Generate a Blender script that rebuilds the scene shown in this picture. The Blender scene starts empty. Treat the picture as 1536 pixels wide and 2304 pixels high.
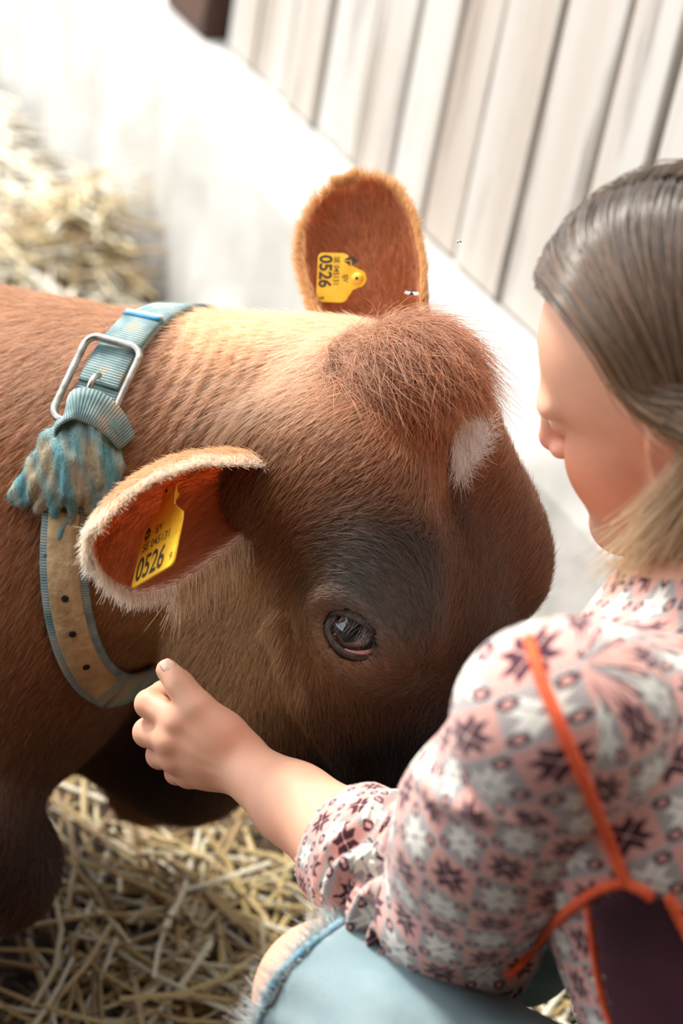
import bpy, bmesh, math, random
import numpy as np
from mathutils import Vector, Matrix
rng = np.random.default_rng(7)
random.seed(7)
sc = bpy.context.scene
col = sc.collection

# ------------------------------------------------------------------ camera
FPX = 4300.0                       # focal length in pixels of the 1536 x 2304 frame
TH, RHO = math.radians(30.0), math.radians(11.0)
CAM = np.array([0.0, 0.0, 1.35])
FWD = np.array([0.0, math.cos(TH), -math.sin(TH)])
_u0 = np.array([0.0, math.sin(TH), math.cos(TH)])
_r0 = np.array([1.0, 0.0, 0.0])
RGT = _r0 * math.cos(RHO) + _u0 * math.sin(RHO)
UPV = -_r0 * math.sin(RHO) + _u0 * math.cos(RHO)
BAS = np.stack([RGT, UPV, FWD])    # rows: axes of the viewing frame in world space

def c2w(p):                        # modelling frame (right, up, depth from the lens, metres) -> world
    return np.asarray(p, float) @ BAS + CAM
def d2w(v):
    return np.asarray(v, float) @ BAS
def w2c(p):
    return (np.asarray(p, float) - CAM) @ BAS.T
def Q(px, py, d):                  # a sight line and a distance -> modelling frame
    return np.array([(px - 768.0) / FPX * d, (1152.0 - py) / FPX * d, d])

cam = bpy.data.cameras.new('camera')
cam.sensor_fit = 'VERTICAL'; cam.sensor_height = 36.0; cam.sensor_width = 24.0
cam.lens = FPX / 2304.0 * 36.0
cam.clip_start = 0.05; cam.clip_end = 200
cam.dof.use_dof = True; cam.dof.focus_distance = 1.405; cam.dof.aperture_fstop = 3.8
camo = bpy.data.objects.new('camera', cam); col.objects.link(camo)
camo.matrix_world = Matrix(((RGT[0], UPV[0], -FWD[0], CAM[0]), (RGT[1], UPV[1], -FWD[1], CAM[1]),
                            (RGT[2], UPV[2], -FWD[2], CAM[2]), (0, 0, 0, 1)))
sc.camera = camo

# ------------------------------------------------------------------ light
SUN_DIR = Vector((-0.52, 0.42, 0.76)).normalized()      # towards the sun: left, behind, above
world = bpy.data.worlds.new('World'); sc.world = world
world.use_nodes = True
bg = world.node_tree.nodes['Background']
bg.inputs['Color'].default_value = (0.92, 0.96, 1.0, 1); bg.inputs['Strength'].default_value = 2.3
sun = bpy.data.lights.new('sun', 'SUN'); sun.energy = 4.2; sun.angle = math.radians(12); sun.color = (1.0, 0.95, 0.86)
suno = bpy.data.objects.new('sun', sun); col.objects.link(suno)
suno.rotation_euler = SUN_DIR.to_track_quat('Z', 'Y').to_euler()
suno.location = (-4, 4, 5)
vs = sc.view_settings
vs.view_transform = 'Standard'; vs.look = 'None'; vs.gamma = 1.0; vs.use_curve_mapping = False; vs.exposure = 0.38

# ------------------------------------------------------------------ materials
def new_mat(name):
    m = bpy.data.materials.new(name); m.use_nodes = True
    nt = m.node_tree
    return m, nt, nt.nodes['Principled BSDF'], nt.nodes, nt.links
def rgb(h):
    h = h.lstrip('#'); v = [int(h[i:i + 2], 16) / 255 for i in (0, 2, 4)]
    return tuple(((c + 0.055) / 1.055) ** 2.4 if c > 0.04045 else c / 12.92 for c in v) + (1.0,)
def lin(h): return np.array(rgb(h)[:3])
def noise_mat(name, c1, c2, scale=20, rough=0.8, bump=0.0, bscale=None, detail=6, dist=0.0, stretch=None, sheen=0.0):
    m, nt, b, N, L = new_mat(name)
    tc = N.new('ShaderNodeTexCoord'); mp = N.new('ShaderNodeMapping')
    L.new(tc.outputs['Object'], mp.inputs['Vector'])
    if stretch: mp.inputs['Scale'].default_value = stretch
    no = N.new('ShaderNodeTexNoise'); no.inputs['Scale'].default_value = scale; no.inputs['Detail'].default_value = detail
    no.inputs['Distortion'].default_value = dist
    L.new(mp.outputs['Vector'], no.inputs['Vector'])
    cr = N.new('ShaderNodeValToRGB'); cr.color_ramp.elements[0].color = c1; cr.color_ramp.elements[1].color = c2
    cr.color_ramp.elements[0].position = 0.35; cr.color_ramp.elements[1].position = 0.65
    L.new(no.outputs['Fac'], cr.inputs['Fac']); L.new(cr.outputs['Color'], b.inputs['Base Color'])
    b.inputs['Roughness'].default_value = rough
    if sheen: b.inputs['Sheen Weight'].default_value = sheen
    if bump:
        n2 = N.new('ShaderNodeTexNoise'); n2.inputs['Scale'].default_value = bscale or scale * 3; n2.inputs['Detail'].default_value = 5
        L.new(mp.outputs['Vector'], n2.inputs['Vector'])
        bp = N.new('ShaderNodeBump'); bp.inputs['Strength'].default_value = bump; bp.inputs['Distance'].default_value = 0.005
        L.new(n2.outputs['Fac'], bp.inputs['Height']); L.new(bp.outputs['Normal'], b.inputs['Normal'])
    return m

# ------------------------------------------------------------------ object helpers
def tag(o, label=None, cat=None, group=None, kind=None):
    if label: o['label'] = label
    if cat: o['category'] = cat
    if group: o['group'] = group
    if kind: o['kind'] = kind
    return o
def empty(name, loc):
    o = bpy.data.objects.new(name, None); col.objects.link(o); o.location = tuple(loc); o.empty_display_size = 0.05
    return o
def mesh_obj(name, V, Fc, mat, parent=None, loc=None, smooth=True, world_coords=True):
    """V in world space; the object's origin goes to loc (or the parent's origin)."""
    V = np.asarray(V, float)
    org = np.zeros(3)
    if parent is not None: org = np.array(parent_origin(parent))
    elif loc is not None: org = np.array(loc, float)
    me = bpy.data.meshes.new(name)
    me.from_pydata((V - org).tolist() if not isinstance(V, list) else V, [], Fc if isinstance(Fc, list) else Fc.tolist())
    me.update()
    if smooth:
        me.polygons.foreach_set('use_smooth', np.ones(len(me.polygons), bool))
    for m in (mat if isinstance(mat, (list, tuple)) else [mat]): me.materials.append(m)
    o = bpy.data.objects.new(name, me); col.objects.link(o)
    if parent is not None: o.parent = parent
    else: o.location = tuple(org)
    return o
def parent_origin(p):
    v = np.zeros(3)
    while p is not None:
        v += np.array(p.location); p = p.parent
    return v
def set_point_color(o, colr, name='coat'):
    a = o.data.attributes.new(name, 'FLOAT_COLOR', 'POINT')
    c = np.ones((len(o.data.vertices), 4), np.float32); c[:, :3] = colr
    a.data.foreach_set('color', c.ravel())

def tube(P, r, seg=8, closed=False, flat=None, caps=True):
    """sweep a circle (or ellipse: flat = (normal, ratio)) of radius r along P -> V, F"""
    P = np.asarray(P, float); n = len(P); r = np.broadcast_to(np.asarray(r, float), (n,))
    if closed: T = np.roll(P, -1, 0) - np.roll(P, 1, 0)
    else: T = np.gradient(P, axis=0)
    T /= np.linalg.norm(T, axis=1)[:, None] + 1e-12
    a = np.array([0, 0, 1.0]) if abs(T[0, 2]) < 0.9 else np.array([1.0, 0, 0])
    A = []; cur = np.cross(T[0], a); cur /= np.linalg.norm(cur)
    for i in range(n):
        cur = cur - T[i] * cur.dot(T[i]); cur /= np.linalg.norm(cur) + 1e-12; A.append(cur.copy())
    A = np.array(A); B = np.cross(T, A)
    an = np.linspace(0, 2 * math.pi, seg, endpoint=False)
    V = P[:, None] + r[:, None, None] * (np.cos(an)[None, :, None] * A[:, None] + np.sin(an)[None, :, None] * B[:, None])
    V = V.reshape(-1, 3); Fc = []
    for i in range(n if closed else n - 1):
        j = (i + 1) % n
        for k in range(seg):
            l = (k + 1) % seg
            Fc.append((i * seg + k, i * seg + l, j * seg + l, j * seg + k))
    if not closed and caps:
        Fc.append(tuple(range(seg - 1, -1, -1))); Fc.append(tuple((n - 1) * seg + k for k in range(seg)))
    return V, Fc
def catmull(P, n=8, closed=False):
    P = np.asarray(P, float); m = len(P); out = []
    for i in range(m if closed else m - 1):
        if closed: p0, p1, p2, p3 = P[(i - 1) % m], P[i], P[(i + 1) % m], P[(i + 2) % m]
        else: p0, p1, p2, p3 = P[max(i - 1, 0)], P[i], P[i + 1], P[min(i + 2, m - 1)]
        for t in np.linspace(0, 1, n, endpoint=False):
            out.append(0.5 * ((2 * p1) + (-p0 + p2) * t + (2 * p0 - 5 * p1 + 4 * p2 - p3) * t * t + (-p0 + 3 * p1 - 3 * p2 + p3) * t ** 3))
    if not closed: out.append(P[-1])
    return np.array(out)

# ------------------------------------------------------------------ organic surfaces from blended solids
class Field:
    """a grid of signed distances (modelling frame) onto which rounded solids are blended"""
    def __init__(s, lo, hi, h):
        s.lo = np.array(lo, float); s.h = h
        s.n = np.ceil((np.array(hi) - s.lo) / h).astype(int) + 1
        s.f = np.full(tuple(s.n), 0.5, np.float32)
        s.ax = [(s.lo[i] + h * np.arange(s.n[i])).astype(np.float32) for i in range(3)]
    def sub(s, lo, hi):
        a = np.clip(np.floor((np.array(lo) - s.lo) / s.h).astype(int), 0, s.n)
        b = np.clip(np.ceil((np.array(hi) - s.lo) / s.h).astype(int) + 1, 0, s.n)
        return tuple(slice(int(x), int(y)) for x, y in zip(a, b))
    def grid(s, sl):
        return (s.ax[0][sl[0]][:, None, None], s.ax[1][sl[1]][None, :, None], s.ax[2][sl[2]][None, None, :])
    def _mix(s, sl, d, k, op):
        f = s.f[sl]
        if f.size == 0: return
        if op == 'add':
            h = np.maximum(k - np.abs(f - d), 0) / k
            s.f[sl] = np.minimum(f, d) - h * h * h * k / 6
        else:
            g = -d
            h = np.maximum(k - np.abs(f - g), 0) / k
            s.f[sl] = np.maximum(f, g) + h * h * h * k / 6
    def ell(s, c, r, axes=None, k=0.03, op='add'):
        c = np.asarray(c, float); r = np.broadcast_to(np.asarray(r, float), (3,))
        axes = np.eye(3) if axes is None else np.asarray(axes, float)
        ext = np.sqrt(((axes * r[:, None]) ** 2).sum(0)) + k + 3 * s.h
        sl = s.sub(c - ext, c + ext); X, Y, Z = s.grid(sl)
        X, Y, Z = X - c[0], Y - c[1], Z - c[2]
        k0 = 0; k1 = 0
        for a, ri in zip(axes, r):
            t = X * a[0] + Y * a[1] + Z * a[2]
            k0 = k0 + (t / ri) ** 2; k1 = k1 + (t / ri ** 2) ** 2
        k0 = np.sqrt(k0); k1 = np.sqrt(k1) + 1e-9
        s._mix(sl, (k0 * (k0 - 1) / k1).astype(np.float32), k, op)
    def cone(s, a, b, ra, rb, k=0.02, op='add', squash=None):
        """squash=(axis vector, factor): thin the section along that axis"""
        a = np.asarray(a, float); b = np.asarray(b, float); R = max(ra, rb) + k + 3 * s.h
        if squash is not None and squash[1] < 1: R = R / squash[1]
        lo = np.minimum(a, b) - R; hi = np.maximum(a, b) + R
        sl = s.sub(lo, hi); X, Y, Z = s.grid(sl); ba = b - a; L2 = ba.dot(ba) + 1e-12
        px, py, pz = X - a[0], Y - a[1], Z - a[2]
        t = np.clip((px * ba[0] + py * ba[1] + pz * ba[2]) / L2, 0, 1)
        dx, dy, dz = px - t * ba[0], py - t * ba[1], pz - t * ba[2]
        dd = dx * dx + dy * dy + dz * dz
        if squash is not None:
            w = np.asarray(squash[0], float); w = w / np.linalg.norm(w)
            q = dx * w[0] + dy * w[1] + dz * w[2]
            dd = dd + q * q * (1 / squash[1] ** 2 - 1)
        s._mix(sl, (np.sqrt(dd) - (ra + (rb - ra) * t)).astype(np.float32), k, op)
    def chain(s, pts, k=0.02, squash=None, op='add'):
        for (a, ra), (b, rb) in zip(pts[:-1], pts[1:]): s.cone(a, b, ra, rb, k, op, squash)
    def mod(s, lo, hi, fn):
        sl = s.sub(lo, hi); X, Y, Z = s.grid(sl)
        s.f[sl] += fn(X, Y, Z).astype(np.float32)
    def cut(s, fn):
        X, Y, Z = s.grid((slice(None),) * 3)
        s.f = np.maximum(s.f, fn(X, Y, Z).astype(np.float32))
    def mesh(s, smooth=1):
        f = s.f; n = f.shape; ins = f < 0
        cnt = np.zeros(tuple(x - 1 for x in n), np.int8)
        for dx in (0, 1):
            for dy in (0, 1):
                for dz in (0, 1):
                    cnt += ins[dx:n[0] - 1 + dx, dy:n[1] - 1 + dy, dz:n[2] - 1 + dz]
        act = (cnt > 0) & (cnt < 8)
        idx = np.full(act.shape, -1, np.int32); I, J, K = np.nonzero(act); idx[I, J, K] = np.arange(len(I))
        acc = np.zeros((len(I), 3)); num = np.zeros(len(I))
        cs = [(0, 0, 0), (1, 0, 0), (0, 1, 0), (1, 1, 0), (0, 0, 1), (1, 0, 1), (0, 1, 1), (1, 1, 1)]
        val = [f[I + c[0], J + c[1], K + c[2]] for c in cs]
        for i in range(8):
            for ax in range(3):
                if cs[i][ax] == 0:
                    c2 = list(cs[i]); c2[ax] = 1; j = cs.index(tuple(c2))
                    m = (val[i] < 0) != (val[j] < 0)
                    t = val[i] / (val[i] - val[j] + 1e-20)
                    p = np.array(cs[i], float)[None].repeat(len(I), 0); p[:, ax] += t
                    acc[m] += p[m]; num[m] += 1
        V = np.stack([I, J, K], 1) + acc / num[:, None]
        V = s.lo + s.h * V
        faces = []
        for ax in range(3):
            a1, a2 = (ax + 1) % 3, (ax + 2) % 3
            sa = [slice(1, n[q] - 1) for q in range(3)]; sa[ax] = slice(0, n[ax] - 1)
            sb = list(sa); sb[ax] = slice(1, n[ax])
            A = ins[tuple(sa)]; B = ins[tuple(sb)]
            for flip, msk in ((0, A & ~B), (1, ~A & B)):
                P = np.array(np.nonzero(msk)).T
                if len(P) == 0: continue
                off = np.array([1, 1, 1]); off[ax] = 0; P = P + off
                def c(d1, d2):
                    q = P.copy(); q[:, a1] -= d1; q[:, a2] -= d2
                    return idx[q[:, 0], q[:, 1], q[:, 2]]
                qd = np.stack([c(1, 1), c(0, 1), c(0, 0), c(1, 0)], 1)
                faces.append(qd[:, ::-1] if flip else qd)
        Fc = np.concatenate(faces)
        Fc = Fc[(Fc >= 0).all(1)]
        for _ in range(smooth): V = relax(V, Fc)
        return V, Fc
def relax(V, Fc, w=0.5):
    acc = np.zeros_like(V); num = np.zeros(len(V))
    for i in range(4):
        a, b = Fc[:, i], Fc[:, (i + 1) % 4]
        np.add.at(acc, a, V[b]); np.add.at(num, a, 1); np.add.at(acc, b, V[a]); np.add.at(num, b, 1)
    num[num == 0] = 1
    return V + w * (acc / num[:, None] - V)
def vnormals(V, Fc):
    n = np.cross(V[Fc[:, 2]] - V[Fc[:, 0]], V[Fc[:, 3]] - V[Fc[:, 1]])
    N = np.zeros_like(V)
    for i in range(4): np.add.at(N, Fc[:, i], n)
    return N / (np.linalg.norm(N, axis=1)[:, None] + 1e-20)
def face_info(V, Fc):
    n = np.cross(V[Fc[:, 2]] - V[Fc[:, 0]], V[Fc[:, 3]] - V[Fc[:, 1]])
    a = np.linalg.norm(n, axis=1)
    return n / (a[:, None] + 1e-20), a * 0.5
def scatter(V, Fc, count, weight=None):
    n, a = face_info(V, Fc)
    p = a if weight is None else a * weight
    p = p / p.sum()
    fi = rng.choice(len(Fc), count, p=p)
    u, v = rng.random(count)[:, None], rng.random(count)[:, None]
    q = V[Fc[fi]]
    P = (q[:, 0] * (1 - u) + q[:, 1] * u) * (1 - v) + (q[:, 3] * (1 - u) + q[:, 2] * u) * v
    return P, n[fi], fi
def hair_obj(name, S, rad, colr, mat, parent, root_tip=(1.0, 0.25)):
    """S: (n, m, 3) strands in world space"""
    n, m, _ = S.shape
    org = parent_origin(parent) if parent is not None else np.zeros(3)
    hc = bpy.data.hair_curves.new(name)
    hc.add_curves([m] * n)
    hc.attributes['position'].data.foreach_set('vector', (S - org).astype(np.float32).ravel())
    ra = hc.attributes.new('radius', 'FLOAT', 'POINT') if 'radius' not in hc.attributes else hc.attributes['radius']
    prof = np.linspace(root_tip[0], root_tip[1], m)[None] * np.broadcast_to(np.asarray(rad, float), (n,))[:, None]
    ra.data.foreach_set('value', prof.astype(np.float32).ravel())
    ca = hc.attributes.new('coat', 'FLOAT_COLOR', 'CURVE')
    c = np.ones((n, 4), np.float32); c[:, :3] = colr
    ca.data.foreach_set('color', c.ravel())
    hc.materials.append(mat)
    o = bpy.data.objects.new(name, hc); col.objects.link(o)
    if parent is not None: o.parent = parent
    return o
# ================================================================== the barn: floor, knee wall, plank wall
WP = np.array([-0.469, 3.266, 0.0]); WT = np.array([0.493, -0.870, 0.0]); WT /= np.linalg.norm(WT)
WN = np.array([-WT[1], WT[0], 0.0]) * -1.0              # faces the stall
if WN[1] > 0: WN = -WN
LEDGE = 0.40
def wall_pt(s, n, z): return WP + WT * s + WN * n + np.array([0, 0, z])
def wall_box(s0, s1, n0, n1, z0, z1, skew=0.0):
    P = [wall_pt(s, n, z) for z in (z0, z1) for n in (n0, n1) for s in (s0, s1)]
    F_ = [[0, 1, 3, 2], [4, 6, 7, 5], [0, 4, 5, 1], [2, 3, 7, 6], [0, 2, 6, 4], [1, 5, 7, 3]]
    return np.array(P), F_
def bevel(o, w, seg=2):
    b = o.modifiers.new('bevel', 'BEVEL'); b.width = w; b.segments = seg; b.limit_method = 'ANGLE'
    return o

def wood_mat():
    m, nt, b, N, L = new_mat('whitewashed_wood')
    tc = N.new('ShaderNodeTexCoord'); mp = N.new('ShaderNodeMapping'); mp.inputs['Scale'].default_value = (14, 14, 1.2)
    L.new(tc.outputs['Object'], mp.inputs['Vector'])
    oi = N.new('ShaderNodeObjectInfo'); ad = N.new('ShaderNodeVectorMath'); ad.operation = 'ADD'
    mu = N.new('ShaderNodeVectorMath'); mu.operation = 'SCALE'; mu.inputs['Scale'].default_value = 40
    L.new(oi.outputs['Random'], mu.inputs[0]); L.new(mp.outputs['Vector'], ad.inputs[0]); L.new(mu.outputs['Vector'], ad.inputs[1])
    n1 = N.new('ShaderNodeTexNoise'); n1.inputs['Scale'].default_value = 1.6; n1.inputs['Detail'].default_value = 8; n1.inputs['Roughness'].default_value = 0.65
    n2 = N.new('ShaderNodeTexNoise'); n2.inputs['Scale'].default_value = 0.5; n2.inputs['Detail'].default_value = 4
    L.new(ad.outputs['Vector'], n1.inputs['Vector']); L.new(ad.outputs['Vector'], n2.inputs['Vector'])
    r1 = N.new('ShaderNodeValToRGB'); e = r1.color_ramp.elements
    e[0].position = 0.28; e[0].color = rgb('#857c75'); e[1].position = 0.47; e[1].color = rgb('#cbc7c2')
    r2 = N.new('ShaderNodeValToRGB'); e = r2.color_ramp.elements
    e[0].position = 0.35; e[0].color = rgb('#e2d6cb'); e[1].position = 0.6; e[1].color = rgb('#f6f5f2')
    mx = N.new('ShaderNodeMix'); mx.data_type = 'RGBA'; mx.blend_type = 'MULTIPLY'; mx.inputs['Factor'].default_value = 1.0
    L.new(n1.outputs['Fac'], r1.inputs['Fac']); L.new(n2.outputs['Fac'], r2.inputs['Fac'])
    L.new(r1.outputs['Color'], mx.inputs['A']); L.new(r2.outputs['Color'], mx.inputs['B'])
    L.new(mx.outputs['Result'], b.inputs['Base Color']); b.inputs['Roughness'].default_value = 0.85
    bp = N.new('ShaderNodeBump'); bp.inputs['Strength'].default_value = 0.4; bp.inputs['Distance'].default_value = 0.004
    L.new(n1.outputs['Fac'], bp.inputs['Height']); L.new(bp.outputs['Normal'], b.inputs['Normal'])
    return m
M_WOOD = wood_mat()
M_DARKWOOD = noise_mat('dark_brown_timber', rgb('#2a1a12'), rgb('#5a3a2a'), 12, 0.8, 0.4, stretch=(6, 6, 1))
M_LIME = noise_mat('limewashed_concrete', rgb('#aeaba5'), rgb('#cdcac5'), 7, 0.85, 0.35, 30, dist=0.6)
M_GAP = noise_mat('dark_gap_board', rgb('#3a2c26'), rgb('#57463d'), 20, 0.9)
M_EARTH = noise_mat('trodden_bedding', rgb('#1c1613'), rgb('#4f4033'), 22, 0.95, 0.9, 60, dist=0.4)

# floor
g = 60; xs = np.linspace(-3.2, 2.4, g); ys = np.linspace(-0.9, 6.2, g)
V = [(x, y, -0.012 + 0.010 * math.sin(x * 9 + y * 4) * math.sin(y * 7 - x * 3)) for y in ys for x in xs]
Fc = [(j * g + i, j * g + i + 1, (j + 1) * g + i + 1, (j + 1) * g + i) for j in range(g - 1) for i in range(g - 1)]
floor = mesh_obj('floor', V, Fc, M_EARTH)
tag(floor, 'trodden earth floor of the barn under the straw bedding', kind='structure')

# knee wall with its sloping ledge
S0, S1 = -3.0, 4.7
prof = [(0.075, -0.03), (0.068, LEDGE - 0.075), (0.052, LEDGE - 0.012), (0.046, LEDGE - 0.004), (0.036, LEDGE), (-0.06, LEDGE + 0.004), (-0.06, -0.03)]
V = [wall_pt(s, n, z) for s in (S0, S1) for (n, z) in prof]; k = len(prof)
Fc = [(i, (i + 1) % k, k + (i + 1) % k, k + i) for i in range(k)] + [tuple(range(k - 1, -1, -1)), tuple(range(k, 2 * k))]
knee = mesh_obj('wall_base', V, Fc, M_LIME, smooth=False)
tag(knee, 'low limewashed knee wall with a rounded ledge below the planks', kind='structure')

# plank wall: every plank is its own board
gaps = [0.25, 0.365, 0.495, 0.615, 0.756, 0.874, 0.98, 1.08, 1.206, 1.337, 1.441, 1.565, 1.69, 1.80, 1.93, 2.05, 2.18, 2.30, 2.43] + [2.43 + 0.125 * i for i in range(1, 19)]
dark = {0.365: .010, 0.495: .012, 0.615: .014, 0.756: .010, 0.874: .010, 0.98: .007, 1.08: .009, 1.206: .008, 1.337: .016, 1.441: .014}
V, Fc = wall_box(0.22, 4.7, -0.060, -0.048, LEDGE, 2.7)
wall = mesh_obj('wall_back', V, Fc, M_GAP, smooth=False)
tag(wall, 'barn wall of upright whitewashed planks behind the cow', kind='structure')
for a, b_ in zip(gaps[:-1], gaps[1:]):
    ga, gb = dark.get(a, .009) / 2, dark.get(b_, .009) / 2
    th_ = random.uniform(-0.004, 0.004)
    V, Fc = wall_box(a + ga, b_ - gb, -0.047, -0.016 + th_, LEDGE + 0.006, 2.7)
    o = mesh_obj('plank', V, Fc, M_WOOD, wall, smooth=False); bevel(o, 0.004)
V, Fc = wall_box(0.03, 0.218, -0.09, 0.012, LEDGE + 0.003, 2.7)
post = mesh_obj('trim_1', V, Fc, M_DARKWOOD, smooth=False); bevel(post, 0.008)
tag(post, 'dark brown timber post standing at the end of the plank wall', kind='structure')

# unseen wall and roof, added round the viewpoint to hold back front fill
V, Fc = [], []
def slab(name, lo, hi, mat, label):
    P = [(x, y, z) for z in (lo[2], hi[2]) for y in (lo[1], hi[1]) for x in (lo[0], hi[0])]
    o = mesh_obj(name, np.array(P, float), [[0, 2, 3, 1], [4, 5, 7, 6], [0, 1, 5, 4], [2, 6, 7, 3], [0, 4, 6, 2], [1, 3, 7, 5]], mat, smooth=False)
    return tag(o, label, kind='structure')
slab('shade_wall', (-3.2, -1.02, -0.05), (2.2, -0.92, 2.62), M_DARKWOOD, 'unseen dark timber wall added behind the viewpoint to cut front light')
slab('shade_roof', (-3.2, -1.02, 2.62), (2.2, 0.35, 2.72), M_DARKWOOD, 'unseen dark boarded roof added over the viewpoint to cut front light')
# ================================================================== the cow
# head frame: L = cow's left (towards the viewer), D = down the nose, N = out of the forehead
hE = np.array([-0.61, -0.28, -0.74]); hE /= np.linalg.norm(hE)
hA = np.array([0.25, -0.94, 0.23]); hA -= hE * hA.dot(hE); hA /= np.linalg.norm(hA)
hN = np.cross(hA, hE); hN = hN if hN[0] > 0 else -hN
HP = Q(982, 758, 1.40)
HAX = np.stack([hE, hA, hN])
def Hd(l, d, n): return HP + l * hE + d * hA + n * hN
def toH(P): return (np.asarray(P) - HP) @ HAX.T

def unit0(v): return v / np.linalg.norm(v)
cf = Field((-0.90, -0.50, 1.16), (0.24, 0.30, 2.05), 0.0038)
def hel(l, d, n, rl, rd, rn, k=0.035, both=False, op='add'):
    for s in ((1, -1) if both else (1,)): cf.ell(Hd(l * s, d, n), (rl, rd, rn), HAX, k, op)
# --- neck, shoulder, brisket
def nel(px, py, d, r, ang=0, k=0.08):
    c, s = math.cos(math.radians(ang)), math.sin(math.radians(ang))
    cf.ell(Q(px, py, d), r, [(c, s, 0), (-s, c, 0), (0, 0, 1)], k)
nel(760, 925, 1.52, (0.10, 0.070, 0.065), -4, 0.045)
nel(610, 985, 1.55, (0.12, 0.090, 0.080), -8, 0.05)
nel(460, 1050, 1.565, (0.12, 0.118, 0.092), -8, 0.05)
nel(310, 1075, 1.575, (0.11, 0.132, 0.098), -8, 0.045)
nel(120, 1135, 1.61, (0.13, 0.168, 0.120), -8, 0.05)
nel(-90, 1240, 1.66, (0.19, 0.230, 0.158), -10, 0.05)
nel(-540, 1400, 1.76, (0.31, 0.30, 0.25), -10, 0.05)
cf.chain([(Q(190, 1380, 1.60), 0.028), (Q(90, 1480, 1.61), 0.040), (Q(-20, 1600, 1.62), 0.060), (Q(-220, 1740, 1.66), 0.09)], 0.04)    # throat to brisket
cf.chain([(Q(-300, 1760, 1.60), 0.10), (Q(-130, 1850, 1.60), 0.068), (Q(-15, 1950, 1.63), 0.052)], 0.05)                                # near foreleg, folded
cf.chain([(Q(-15, 1950, 1.63), 0.050), (Q(-200, 2080, 1.70), 0.035)], 0.03)
cf.chain([(Q(210, 1500, 1.80), 0.07), (Q(340, 1600, 1.78), 0.074), (Q(425, 1690, 1.76), 0.062)], 0.05)                                # far foreleg, knee up
cf.chain([(Q(425, 1690, 1.76), 0.058), (Q(330, 1760, 1.90), 0.04)], 0.03)
# --- head
hel(0, 0.100, -0.088, 0.084, 0.110, 0.082)
hel(0, 0.028, -0.034, 0.045, 0.040, 0.046, 0.014)
hel(0.074, 0.186, -0.054, 0.043, 0.062, 0.055, 0.045, both=True)
hel(0.052, 0.115, -0.060, 0.046, 0.085, 0.052, 0.05, both=True)
hel(0.060, 0.10, -0.115, 0.050, 0.08, 0.075, 0.04, both=True)
cf.cone(Hd(0, 0.15, -0.085), Hd(0, 0.42, -0.078), 0.082, 0.056, 0.04)
hel(0.050, 0.235, -0.165, 0.044, 0.095, 0.110, 0.04, both=True)
for s_ in (1, -1):
    cf.chain([(Hd(0.055 * s_, 0.225, -0.240), 0.046), (Hd(0.048 * s_, 0.30, -0.195), 0.042), (Hd(0.0, 0.44, -0.11), 0.042)], 0.04)
hel(0, 0.455, -0.080, 0.072, 0.045, 0.060, 0.04)
cf.cone(Hd(0, 0.30, -0.20), Hd(0, 0.20, -0.25), 0.05, 0.065, 0.05)
cf.ell(Hd(0, 0.135, 0.150), (0.100, 0.125, 0.168), HAX, 0.020, 'sub')          # dished forehead
# brow ridge, hollow above the eye, vein below it
hel(0.074, 0.150, -0.032, 0.026, 0.035, 0.018, 0.03, both=True)
hel(0.112, 0.130, -0.105, 0.010, 0.03, 0.022, 0.025, both=True, op='sub')
cf.chain([(Hd(0.096, 0.19, -0.135), 0.006), (Hd(0.092, 0.25, -0.125), 0.007), (Hd(0.080, 0.31, -0.112), 0.006)], 0.02)
# lid folds round the eye
eX = unit0(hN * 0.62 + hA * 0.62 - hE * 0.25); eY = unit0(-hA * 0.62 + hN * 0.62)
def eye_ring(a0, a1, rx, ry, r, k, op, out_):
    A = np.radians(np.linspace(a0, a1, 11))
    P = [EYE_C + eX * rx * math.cos(a) + eY * ry * math.sin(a) + hE * out_ for a in A]
    for p, q in zip(P[:-1], P[1:]): cf.cone(p, q, r, r, k, op)
# eye socket
EYE_C = Hd(0.0955, 0.1905, -0.0500)
eye_ring(15, 190, 0.034, 0.026, 0.0050, 0.008, 'add', 0.010)
eye_ring(200, 345, 0.034, 0.027, 0.0045, 0.008, 'add', 0.008)
cf.ell(EYE_C, 0.0262, None, 0.006, 'sub')
CV, CF = cf.mesh(1); del cf
CN = vnormals(CV, CF)
# loose skin folds behind the poll, and a few on the cheek
def fold(c, rx, ry, wl, amp, slope, bend):
    d = CV - Q(*c); r = np.sqrt((d[:, 0] / rx) ** 2 + (d[:, 1] / ry) ** 2 + (d[:, 2] / 0.12) ** 2)
    u = d[:, 0] + slope * d[:, 1] + bend * d[:, 1] ** 2
    CV[:] += CN * (amp * np.sin(u / wl * 2 * math.pi) * np.clip(1.15 - r, 0, 1) ** 0.8)[:, None]
fold((480, 860, 1.47), 0.05, 0.085, 0.0135, 0.0024, -0.55, 1.5)
fold((665, 1480, 1.42), 0.022, 0.07, 0.017, 0.0016, 0.05, 0.0)
CN = vnormals(CV, CF)
HL = toH(CV)
from mathutils.bvhtree import BVHTree
def bvh_of(V, F_): return BVHTree.FromPolygons(V.tolist(), F_.tolist())
CB = bvh_of(CV, CF)
def on_cow(px, py, off=0.0):
    """point where a sight line meets the coat"""
    d = Q(px, py, 1.0); d /= np.linalg.norm(d)
    h = CB.ray_cast(Vector((0, 0, 0)), Vector(d))
    if h[0] is None: return None, None
    n = np.array(h[1]); n = n if n.dot(d) < 0 else -n
    return np.array(h[0]) + n * off, n
def near_cow(p, off=0.0):
    h = CB.find_nearest(Vector(p)); return np.array(h[0]) + np.array(h[1]) * off, np.array(h[1])
def shoot(o, d):
    h = CB.ray_cast(Vector(o), Vector(d)); return (None, None) if h[0] is None else (np.array(h[0]), np.array(h[1]))

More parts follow.
